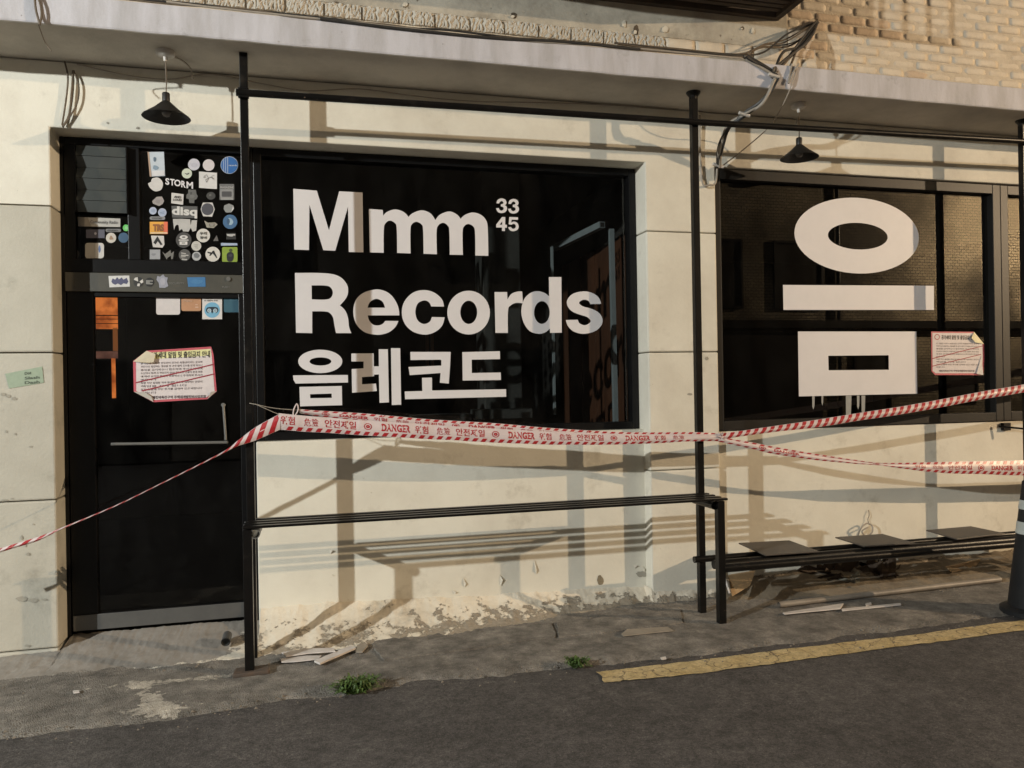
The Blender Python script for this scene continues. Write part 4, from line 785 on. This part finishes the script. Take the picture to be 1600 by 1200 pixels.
tape('sagging twisted length of barrier tape crossing below the right window', [(1122,681,690,-.366,-.37),(1145,686,695,-.368,-.37),(1177,691.5,702,-.366,-.37),(1210,698,709.6,-.364,-.369),(1275,709,719,-.362,-.372),(1340,719,725,-.36,-.376),(1372,723,727,-.36,-.38),(1405,723,731.5,-.362,-.376),(1470,721.5,739,-.364,-.372),(1535,720.5,741,-.364,-.370),(1600,719.5,743,-.364,-.37),(1760,716,742,-.364,-.37),(1950,711,738,-.364,-.37)], .80, .062, True, .25, True, sub=8, amp=.004)
k = MB(); c = W(1124, 682, -.37)
for q in range(7):
    a = [c + Vector((random.uniform(-.035,.035), random.uniform(-.02,.012), random.uniform(-.03,.03))) for _ in range(3)]; k.tri(*a); k.tri(a[0], a[2], a[1]+Vector((.01,-.012,.02)))
obj('tape_knot', k, m_tape, origin=c, label='bunched knot of barrier tape tied at the middle black post', cat='tape')
ti = thing('tape_tie', 'thin clear twisted tie holding the barrier tape to the left post', 'tie', W(405, 635, -.36))
obj('strand', MB().tube(catmull([W(390,630,-.35), W(400,632,-.37), W(430,638,-.37), W(470,641,-.362)], 5), .0022, 6), m_cablew, ti)
obj('strand', MB().tube(catmull([W(398,631,-.37), W(425,643,-.375), W(438,648,-.374)], 5), .002, 6), m_cablew, ti)
obj('strand', MB().tube(catmull([W(462,648,-.365), W(466,640,-.37), W(464,631,-.37), W(459,640,-.37), W(458,650,-.37)], 5), .004, 6), m_tape, ti)

# ------------------------------------------------------------------ overhead: steel balcony, cables, wall details
m_iron = mat('dark_rusted_iron', (.045,.033,.024), .7, (.085,.055,.035), 9, .8, .3, 60)
bal = thing('steel_balcony', 'dark steel window balcony with slatted floor above the canopy', 'balcony', (2.2, 0, 4.2))
BX0, BX1, BZ = 1.0, 3.35, 4.20
q = MB(); q.box(BX0, BX1, -.05, -.006, BZ, BZ+.055); q.box(BX0, BX0+.05, -.75, -.05, BZ, BZ+.055); q.box(BX1-.05, BX1, -.75, -.05, BZ, BZ+.055); q.box(BX0, BX1, -.80, -.75, BZ, BZ+.055); obj('floor_frame', q, m_iron, bal, bevel=.003)
for k in range(11): obj('slat', MB().box(BX0+.05, BX1-.05, -.70+.058*k, -.66+.058*k, BZ+.025, BZ+.04), m_iron, bal)
for k in range(13): x = BX0+.03+(BX1-BX0-.06)*k/12; obj('picket', MB().box(x-.009, x+.009, -.785, -.767, BZ+.055, 5.0), m_iron, bal)
obj('hand_rail', MB().box(BX0, BX1, -.795, -.757, 5.0, 5.035), m_iron, bal)
obj('planter_tray', MB().box(BX0+.06, BX1-.35, -.62, -.08, BZ+.045, BZ+.35), m_iron, bal, bevel=.01)
cb_ = thing('cable_bundle', 'tangled bundle of black cables fanning from the brick wall over the canopy', 'cables', W(1200, 110, -.45))
hub = W(1277, 35, -.02); clampp = W(1209, 117, -.50)
def cab(pts, r, m, par=cb_, sub=8): obj('cable', MB().tube(catmull(pts, sub), r, 7), m, par, smooth=True)
rn = random.Random(3)
for k in range(7):
    o_ = [Vector((rn.uniform(-.03,.03), rn.uniform(-.03,.03), rn.uniform(-.035,.035))) for _ in range(5)]
    cab([hub+o_[0]*.4, W(1255,62,-.15)+o_[1], W(1228,95,-.35)+o_[2]*1.5, W(1212,108,-.50)+o_[3]*.7, clampp+o_[4]*.3], rn.choice((.006,.008,.010)), m_cable if k < 5 else m_cabler)
for k in range(5):
    o_ = [Vector((rn.uniform(-.03,.03), 0, rn.uniform(-.03,.03))) for _ in range(5)]
    cab([hub+o_[0]*.4, W(1235,58,-.12)+o_[1]*2, W(1190,75,-.25)+o_[2], W(1155,87,-.44)+o_[3]*.6, W(1060,78,-.47)+o_[4]*.4, W(960,67,-.48)], rn.choice((.005,.007)), m_cable if k % 2 else m_cabler)
for k in range(6):                                # from the clamp down over the fascia to the window corner
    o_ = [Vector((rn.uniform(-.012,.012), rn.uniform(-.012,.012), rn.uniform(-.012,.012))) for _ in range(7)]
    cab([W(1165,90,-.49)+o_[5], clampp+o_[0], W(1207,135,-.515)+o_[1], W(1190,160,-.47)+o_[2], W(1165,178,-.38)+o_[3]*1.3, W(1140,198,-.28)+o_[4]*1.6, W(1127,230,-.16)+o_[5]*1.3, W(1122,262,-.05)+o_[6]*.8], rn.choice((.006,.008,.011)), m_cable if k < 4 else m_cablew)
cab([W(1121,255,-.05), W(1118,285,-.03), W(1108,289,-.03), W(1098,286,-.02), W(1094,240,-.02), W(1093,180,-.03)], .008, m_cablew)
cab([W(1245,105,-.5), W(1236,135,-.505), W(1220,170,-.40), W(1200,200,-.2), W(1160,235,-.05), W(1125,262,-.03)], .004, m_cablew)
cab([W(1237,100,-.5), W(1232,130,-.51), W(1240,112,-.51), W(1248,100,-.5)], .006, m_cablew)
for px_, py_, d in ((1209,118,-.52), (1163,178,-.39), (1122,258,-.06)): obj('cable_clip', MB().tube([W(px_-8,py_-2,d), W(px_+8,py_+3,d)], .012, 8), m_rose, cb_, smooth=True)
cl = thing('canopy_cables', 'sagging cables strung along the top edge of the canopy fascia', 'cables', W(700, 40, -.49))
for k, (pts, r) in enumerate(((((150,-6),(240,4),(300,9),(400,20),(520,33),(640,47),(700,50),(800,62),(900,70),(1000,80),(1100,86),(1165,91)), .007), (((120,-8),(270,9),(390,17),(470,31),(600,40),(720,57),(850,64),(980,79),(1100,88),(1165,92)), .005), (((260,4),(340,14),(500,31),(560,37),(690,52),(830,66),(960,74),(1160,93)), .006), (((500,30),(620,45),(770,60),(880,66),(1000,78)), .009))):
    cab([W(a, b+.8*k-3, -.485-.004*k) for a, b in pts], r, (m_cable, m_cabler, m_cablew, m_cable)[k], cl, 5)
sw = thing('soffit_cable', 'thin grey cable sagging along the wall just under the canopy', 'cable', W(700, 150, -.03))
cab([W(x, y, -.014) for x, y in ((120,100),(200,118),(265,124),(330,116),(415,132),(480,142),(560,139),(640,149),(730,158),(830,160),(930,163),(1060,170))], .004, m_cablew, sw, 6)
lp = thing('loose_cable', 'loose looped cables hanging down the wall above the door corner', 'cable', W(108, 150, -.03))
for pts in (((101,96),(106,120),(104,150),(97,196)), ((114,110),(112,140),(108,178),(98,198)), ((115,110),(123,135),(119,165),(98,199))): cab([W(x, y, -.02) for x, y in pts], .005, m_cabler, lp)
l2 = thing('loose_cable', 'short loop of cable hanging over the fascia at the far left', 'cable', W(60, 20, -.51))
for pts in (((54,-8),(56,15),(62,38)), ((58,-8),(64,10),(65,25),(62,39)), ((60,38),(70,65),(80,80))): cab([W(x, y, -.51 if y < 45 else -.4) for x, y in pts], .006 if pts[0][1] < 0 else .003, m_cabler, l2)
hk = thing('wire_coil', 'small coil of wire sticking out of the wall above the low bench', 'wire', W(1352, 822, .04))
obj('coil', MB().tube(catmull([W(1340,838,.03), W(1345,826,.0), W(1354,818,.01), W(1363,822,.0), W(1362,833,-.01), W(1352,837,.0), W(1347,830,.0), W(1356,824,.01)], 6), .006, 7), m_cablew, hk, smooth=True)
obj('tail', MB().tube(catmull([W(1357,797,.045), W(1358,805,.03), W(1356,812,.035), W(1358,820,.02)], 5), .0025, 6), m_cabler, hk)
bk = thing('bracket', 'small black bracket bolted under the right window frame', 'bracket', W(1560, 666, .04))
obj('plate', MB().box(W(1554,0,.04).x, W(1565,0,.04).x, .02, .055, W(1558,673,.04).z, W(1558,661,.04).z), m_black, bk, bevel=.002); obj('rod', MB().tube([W(1560,666,.02), W(1610,671,-.10)], .008, 8), m_black, bk)

# ------------------------------------------------------------------ rubber delineator post on the right
bp_ = G(1615, 958); bc = thing('delineator_post', 'black rubber traffic delineator with two pale reflective bands', 'traffic post', (bp_.x, bp_.y, 0))
def prof(h): return lerp_tab([(0,.165),(.05,.145),(.86,.052)], h)
m_rub = mat('black_rubber', (.010,.011,.0125), .6, (.018,.018,.019), 8, .7, .15, 60, spec=.25); m_refl = mat('reflective_band', (.40,.43,.41), .45, (.3,.32,.3), 9, .6, .1, 60)
obj('body', MB().lathe([(0,0),(.19,0),(.19,.03),(.165,.045)] + [(prof(.05+.81*k/20), .05+.81*k/20) for k in range(21)] + [(.03,.88),(0,.88)], (bp_.x,bp_.y,0), 40), m_rub, bc, smooth=True)
for z0, z1 in ((.52,.60), (.68,.74)): obj('reflective_band', MB().lathe([(prof(z0)+.0005,z0),(prof(z0)+.003,z0+.003),(prof(z1)+.003,z1-.003),(prof(z1)+.0005,z1)], (bp_.x,bp_.y,0), 40), m_refl, bc, smooth=True)

# ------------------------------------------------------------------ litter, weeds
m_paper = mat('white_scrap', (.62,.58,.55), .7, (.45,.40,.36), 14, .7, .1, 60); m_grime = mat('grubby_scrap', (.30,.26,.21), .8, (.2,.17,.13), 12, .7, .2, 60)
m_tan = mat('broken_board', (.34,.235,.125), .75, (.20,.13,.07), 8, .8, .2, 50, streak=True); m_cloth = mat('dirty_cloth', (.065,.045,.03), .9, (.03,.02,.014), 8, .8, .5, 40); m_pipe = mat('grey_plastic_pipe', (.24,.21,.175), .5, (.12,.10,.08), 6, .8, .1, 50)
def scrap(name, label, cat, px, z, th, m, tilt=0, group=None):
    pts = [G(a, b, z) + Vector((0, 0, tilt*k)) for k, (a, b) in enumerate(px)]; c = sum(pts, Vector())/len(pts)
    return obj(name, MB().slab(pts, (0, 0, -th)), m, origin=c, label=label, cat=cat, group=group, fix=True)
scrap('white_lath', 'bright broken white lath lying by the foot of the left bench leg', 'lath', [(491,1032),(548,1008),(556,1012),(500,1036)], .026, .010, m_paper)
scrap('paper_scrap', 'flat torn white scrap behind the broken lath by the plinth', 'scrap', [(440,1019),(478,1013),(520,1012),(524,1017),(482,1020),(447,1025)], .035, .006, m_paper)
scrap('paper_scrap', 'narrow white strip in the dirt beside the left bench leg', 'scrap', [(438,1029),(480,1024),(502,1024),(498,1029),(462,1033),(440,1034)], .02, .006, m_paper)
scrap('paper_scrap', 'pale ragged scrap lying right of the broken lath', 'scrap', [(558,1008),(570,1003),(575,1008),(566,1018),(556,1018)], .02, .008, m_grime)
scrap('cardboard_strip', 'pale grey cardboard strip lying on the pavement before the pillar', 'cardboard', [(971,990),(980,983),(1043,979),(1053,985),(1020,988),(974,993)], .016, .006, m_grime, 0)
scrap('white_sliver', 'long white pointed sliver on the pavement under the low bench', 'sliver', [(1223,957),(1318,943),(1313,951),(1226,960)], .022, .008, m_paper, .002)
scrap('white_sliver', 'thin pale strip lying right of the pointed white sliver', 'sliver', [(1315,951),(1407,942),(1408,944.5),(1316,954)], .018, .006, m_paper)
scrap('white_chip', 'tiny white chip on the pavement above the thin strip', 'chip', [(1352,943),(1361,941),(1362,944),(1353,946)], .02, .006, m_paper)
scrap('white_chip', 'tiny white chip lying on the pavement below the cement ramp', 'chip', [(114,1079),(123,1078),(124,1081),(115,1082)], .015, .006, m_paper)
scrap('white_chip', 'small white chip on the asphalt near the yellow line', 'chip', [(1032,1027),(1040,1025.5),(1041,1028.5),(1034,1029.5)], .01, .006, m_paper)
pp = MB(); a, b_ = G(1217, 945, .03), G(1562, 905, .03); pp.tube([a, b_], .020, 14, cap=False); pp.tube([b_, a], .016, 14, cap=False); obj('plastic_pipe', pp, m_pipe, smooth=True, origin=a, label='long grey plastic pipe lying on the ground under the low bench', cat='pipe')
def lump(name, label, cat, c, r, m, seed, squash=.5, n=26, rag=.35):
    mb = MB(); mm = n//2
    for i in range(mm+1):
        th = math.pi*.5*i/mm
        for k in range(n):
            ph = 2*math.pi*k/n; d = Vector((math.sin(th)*math.cos(ph), math.sin(th)*math.sin(ph), math.cos(th)))
            q = 1 + rag*fbm(d*1.3 + Vector((seed,0,0)), 1.6) + rag*.35*fbm(d*1.3 + Vector((0,seed,0)), 5); mb.v.append((c[0]+d.x*r[0]*q, c[1]+d.y*r[1]*q, max(-.02, c[2]+d.z*r[2]*q - .015)))
    mb.f = [(i*n+k, (i+1)*n+k, (i+1)*n+(k+1)%n, i*n+(k+1)%n) for i in range(mm) for k in range(n)]
    return obj(name, mb, m, origin=c, label=label, cat=cat, smooth=True)
lump('dirty_rag', 'crumpled dark brown rag heap under the low bench', 'rag', G(1300, 912), (.30,.13,.16), m_cloth, 3, rag=.9)
lump('dirty_rag', 'small dark ragged tuft beside the pale bag under the bench', 'rag', G(1385, 912), (.10,.08,.17), m_cloth, 9, rag=1.0)
lump('plastic_bag', 'greyish plastic bag lying in front of the brown rag heap', 'bag', G(1330, 918), (.20,.09,.09), mat('grey_bag', (.20,.20,.17), .5, (.11,.11,.09), 9, .7, .3, 40), 5, rag=.5)
lump('rubble_stone', 'dark stone lying under the right end of the low bench', 'stone', G(1478, 893), (.09,.06,.07), m_cloth, 11)
q = MB(); P = [G(1136, 893, .16), G(1178, 893, .16), G(1176, 912, .05), G(1140, 932, .0)]
bd = MB(); bd.slab([W(1137,900,-.22), W(1180,893,-.14), W(1172,915,-.20), W(1144,932,-.28)], (.02, .03, .0)); obj('broken_board', bd, m_tan, origin=G(1150,925), label='tan broken board leaning on the wall behind the bench leg', cat='board', fix=True)
sp = MB(); sp.bar(W(1132,901,-.24), W(1140,927,-.30), .008, .01); obj('wood_splinter', sp, m_paper, origin=G(1136,925), label='thin pale splinter leaning against the broken tan board', cat='splinter')
bd = MB(); bd.slab([W(1480,886,-.12), W(1533,874,-.06), W(1521,890,-.12), W(1488,894,-.18)], (0, .02, .0)); obj('broken_board', bd, m_tan, origin=G(1500,893), label='tan broken board leaning below the right end of the bench', cat='board', fix=True)
m_leaf = mat('weed_leaf', (.085,.15,.03), .6, (.03,.055,.012), 30, .8, .1, 60)
def weed(label, c, wx, wy, hgt, n, seed):
    rd_ = random.Random(seed); t = thing('weed_clump', label, 'weed', c, 'weeds growing along the pavement edge'); mb = MB()
    for _ in range(n):
        a = rd_.uniform(0, 2*math.pi); L = rd_.uniform(.35, 1.0)*wx; b = Vector((c[0]+rd_.uniform(-.3,.3)*wx, c[1]+rd_.uniform(-.3,.3)*wy, -.005))
        d = Vector((math.cos(a)*wx, math.sin(a)*wy, 0))*rd_.uniform(.2,.75); hh = hgt*rd_.uniform(.3,1)
        pts = [b, b+d*.45+Vector((0,0,hh*.8)), b+d*.8+Vector((0,0,hh*.95)), b+d+Vector((0,0,hh*.55))]
        side = Vector((-d.y, d.x, 0)).normalized()*rd_.uniform(.003,.007); ww = (.5, 1.1, 1.0, .05)
        for k in range(3): mb.quad(pts[k]-side*ww[k], pts[k]+side*ww[k], pts[k+1]+side*ww[k+1], pts[k+1]-side*ww[k+1])
        for k in range(2):
            p_ = pts[1+k]; u = Vector((rd_.uniform(-1,1), rd_.uniform(-1,1), rd_.uniform(0,.6))).normalized(); v = u.cross(UP0).normalized(); l = rd_.uniform(.012,.026)
            mb.quad(p_, p_+u*l*.5+v*l*.3, p_+u*l, p_+u*l*.5-v*l*.3)
    obj('leaves', mb, m_leaf, t)
weed('wide clump of green weeds at the pavement edge near the left bench leg', G(556,1080), .185, .085, .075, 190, 5)
weed('small clump of green weeds at the pavement edge left of the yellow line', G(902,1041), .10, .06, .055, 90, 8)

# chips, flakes and scuffs on the render, grit on the ground
m_hole = mat('bare_hole', (.10,.075,.05), .9, (.05,.04,.028), 30, .8, .5, 60); m_flk = mat('paint_flake', (.60,.56,.47), .8, (.42,.38,.31), 20, .7, .2, 60); m_scuff = mat('scuff', (.34,.32,.265), .8, (.27,.245,.20), 30, .7, .2, 60)
def chip(name, px, py, rx, ry, y, m, seed, th=.0):
    P = [W(a, b, y) for a, b in blob(px, py, rx, ry, 17, seed)]; o = MB()
    if th: o.slab(P, (0, th, 0))
    else: o.poly([P])
    return obj(name, o, m, bld, fix=bool(th))
def flake(px, py, h_, y, seed):
    rd_ = random.Random(seed); a, b, c = W(px, py-h_/2, y), W(px+rd_.uniform(1,3), py+h_/2, y), W(px+rd_.uniform(3,6), py+rd_.uniform(-2,h_/3), y-.012)
    obj('flake', MB().slab([a, b, c], (.001, -.002, 0)), m_flk, bld, fix=True)
for k, (x, y, h_) in enumerate(((724,910,13),(781,907,17),(835,886,22),(576,945,7),(1004,889,9),(990,885,6),(708,925,6),(515,862,7))): flake(x, y, h_, RP-.002, 50+k)
chip('bare_spot', 938, 907, 5, 8, RP-.002, mat('earth_spot', (.24,.20,.135), .9, (.15,.12,.075), 40, .8, .4, 60), 3); chip('bare_spot', 1003, 897, 10, 5, RP-.002, m_scuff, 6)
for k, (x, y, a, b) in enumerate(((525,9,10,6),(633,7,4,4),(803,24,5,5),(975,37,3,6),(994,47,4,8),(1039,46,5,5),(1160,44,3,3),(1176,48,2.5,4.5))): chip('chip', x, y, a, b, -.0055, m_hole if k % 2 == 0 else m_flk, 80+k, 0 if k % 2 == 0 else -.006); chip('flake', x-a*.5, y+b*.5, a*.6, b*.4, -.006, m_flk, 120+k, -.008)
for k, (x, y, a, b) in enumerate(((5,616,4,3),(13,619,4,2.5),(22,623,4,3),(10,674,2,2.2),(24,678,1.8,2),(48,698,3,1.5),(8,781,5,1.2),(19,779,3,1),(34,840,1.6,4),(40,852,1.5,3),(44,866,3,2.6),(52,819,1.6,1.2),(34,936,9,4),(52,938,8,3.5),(69,937,5,2),(43,1009,5,2),(215,200,2.5,2),(168,192,2,1.5),(1078,616,4,2),(1104,560,3,3))): chip('scuff', x, y, a, b, -.0035, m_scuff, 200+k)
gr = MB(); rd_ = random.Random(12)
for k in range(900):
    if k < 520: x = rd_.uniform(-2.6, 6.5); yy = front(x) + rd_.gauss(.03, .09)
    else: x = rd_.uniform(-2.0, 6.0); yy = lerp_tab(foot_t if x < 2.7 else r_foot, x) - abs(rd_.gauss(0, .09))
    q_ = rd_.choice((.003,.004,.005,.007,.010)) ; b_ = len(gr.v)
    for dx, dy, dz in ((1,0,0),(-.5,.9,0),(-.6,-.8,0),(.1,0,.9)): gr.v.append((x+dx*q_*rd_.uniform(.6,1.3), yy+dy*q_*rd_.uniform(.6,1.3), .002+dz*q_))
    gr.f += [(b_,b_+1,b_+3),(b_+1,b_+2,b_+3),(b_+2,b_,b_+3)]
obj('grit', gr, mat('grit', (.24,.215,.18), .9, (.10,.09,.075), 40, .9, 0), kind='stuff', label='loose grit and paint crumbs scattered along the pavement', cat='grit')

# ------------------------------------------------------------------ across the street (seen only as reflections) and the two street lamps
ob_ = thing('opposite_building', 'dim brick building across the street mirrored in the right window', 'building', (13, -12, 0))
m_obrick = bpy.data.materials.new('far_brick'); m_obrick.use_nodes = True; t_ = m_obrick.node_tree; bt_ = t_.nodes.new('ShaderNodeTexBrick'); gp = t_.nodes.new('ShaderNodeNewGeometry'); mp = t_.nodes.new('ShaderNodeMapping'); mp.inputs['Rotation'].default_value = (math.pi/2, 0, 0)
bt_.inputs['Scale'].default_value = 3.3; bt_.inputs['Color1'].default_value = (.40,.35,.25,1); bt_.inputs['Color2'].default_value = (.26,.22,.15,1); bt_.inputs['Mortar'].default_value = (.03,.025,.02,1); bt_.inputs['Mortar Size'].default_value = .03
t_.links.new(gp.outputs['Position'], mp.inputs[0]); t_.links.new(mp.outputs[0], bt_.inputs['Vector']); nz_ = t_.nodes.new('ShaderNodeTexNoise'); nz_.inputs['Scale'].default_value = .45; nz_.inputs['Detail'].default_value = 7; t_.links.new(gp.outputs['Position'], nz_.inputs['Vector']); rz_ = t_.nodes.new('ShaderNodeMapRange'); rz_.inputs[1].default_value = .38; rz_.inputs[2].default_value = .66; rz_.inputs[3].default_value = .25; rz_.inputs[4].default_value = 1.3; t_.links.new(nz_.outputs[0], rz_.inputs[0])
mz_ = t_.nodes.new('ShaderNodeMix'); mz_.data_type = 'RGBA'; mz_.blend_type = 'MULTIPLY'; mz_.inputs[0].default_value = 1; t_.links.new(bt_.outputs[0], mz_.inputs[6]); t_.links.new(rz_.outputs[0], mz_.inputs[7]); t_.links.new(mz_.outputs[2], t_.nodes['Principled BSDF'].inputs['Base Color']); t_.nodes['Principled BSDF'].inputs['Roughness'].default_value = .85
obj('brick_front', MB().box(8.3, 26, -12.4, -12, 0, 8.5), m_obrick, ob_); obj('dark_shutter', MB().box(9.5, 12.6, -12, -11.96, 0, 2.7), m_dark, ob_)
for x0, x1, z0, z1 in ((9.0,10.3,3.4,5.0),(11.3,12.6,3.4,5.0),(13.6,14.6,0,2.3),(16.4,17.4,1.0,2.6)):
    wq = obj('window', MB().box(x0, x1, -12, -11.97, z0, z1), m_dark, ob_); obj('frame', ring(MB(), x0-.06, x1+.06, z0-.06, z1+.06, .06, -11.99, -11.93), m_greyframe, wq)
obj('ledge', MB().box(8.3, 26, -11.995, -11.85, 2.85, 3.05), m_greyframe, ob_); obj('downpipe', MB().tube([(13.1,-11.93,0),(13.1,-11.93,8.4)], .05, 10), m_greyframe, ob_)
o2 = thing('opposite_house', 'unlit dark house across the street mirrored in the black window', 'building', (0, -12.5, 0))
obj('front_wall', MB().box(-14, 7.6, -13, -12.6, 0, 7), mat('unlit_wall', (.11,.095,.08), .9, (.04,.035,.03), .8, .9, 0), o2); obj('roof', MB().box(-14.3, 7.9, -13.2, -12.3, 7, 7.25), m_dark, o2)
for x0, z0, z1 in ((-8,1,2.3),(-4.6,0,2.2),(-1.5,.9,2.4),(1.6,0,2.3),(4.3,1,2.4),(-6,4,5.4),(-1.5,4,5.4),(3,4,5.4)): obj('window', ring(MB(), x0, x0+1.5, z0, z1, .07, -12.62, -12.54).box(x0+.07, x0+1.43, -12.61, -12.58, z0+.07, z1-.07), m_dark, o2)
def street_lamp(pos, base, power, col, label, pole=True):
    t = thing('street_lamp', label, 'street lamp', base)
    top = Vector((base[0], base[1], pos[2]+.35)); head = Vector(pos) + Vector((0, 0, .14))
    if pole: obj('pole', MB().tube([Vector(base)+Vector((0,0,-.02)), top], [.085,.05], 14), m_kick, t, smooth=True)
    obj('arm', MB().tube(catmull([top-Vector((0,0,.1)), top.lerp(head,.5)+Vector((0,0,.12)), head], 6), .03, 10), m_kick, t, smooth=True)
    obj('head', MB().lathe([(0,.05),(.12,.05),(.16,.0),(.15,.0),(.10,.03),(0,.03)], head, 20), m_kick, t, smooth=True)
    L = bpy.data.lights.new('lamp_light', 'POINT'); L.energy = power; L.color = col; L.shadow_soft_size = .07
    lo = bpy.data.objects.new('lamp_light', L); COL.objects.link(lo); lo.location = Vector(pos) - Vector(base); lo.parent = t
street_lamp(LAMP_A, (-8.5, -9.5, 0), POW_A, COL_A, 'tall white street lamp with a long arm, standing beyond the left edge')
street_lamp(LAMP_B, (19.1, -12.0, 0), POW_B, COL_B, 'orange street lamp bracketed to the brick front across the street', False)
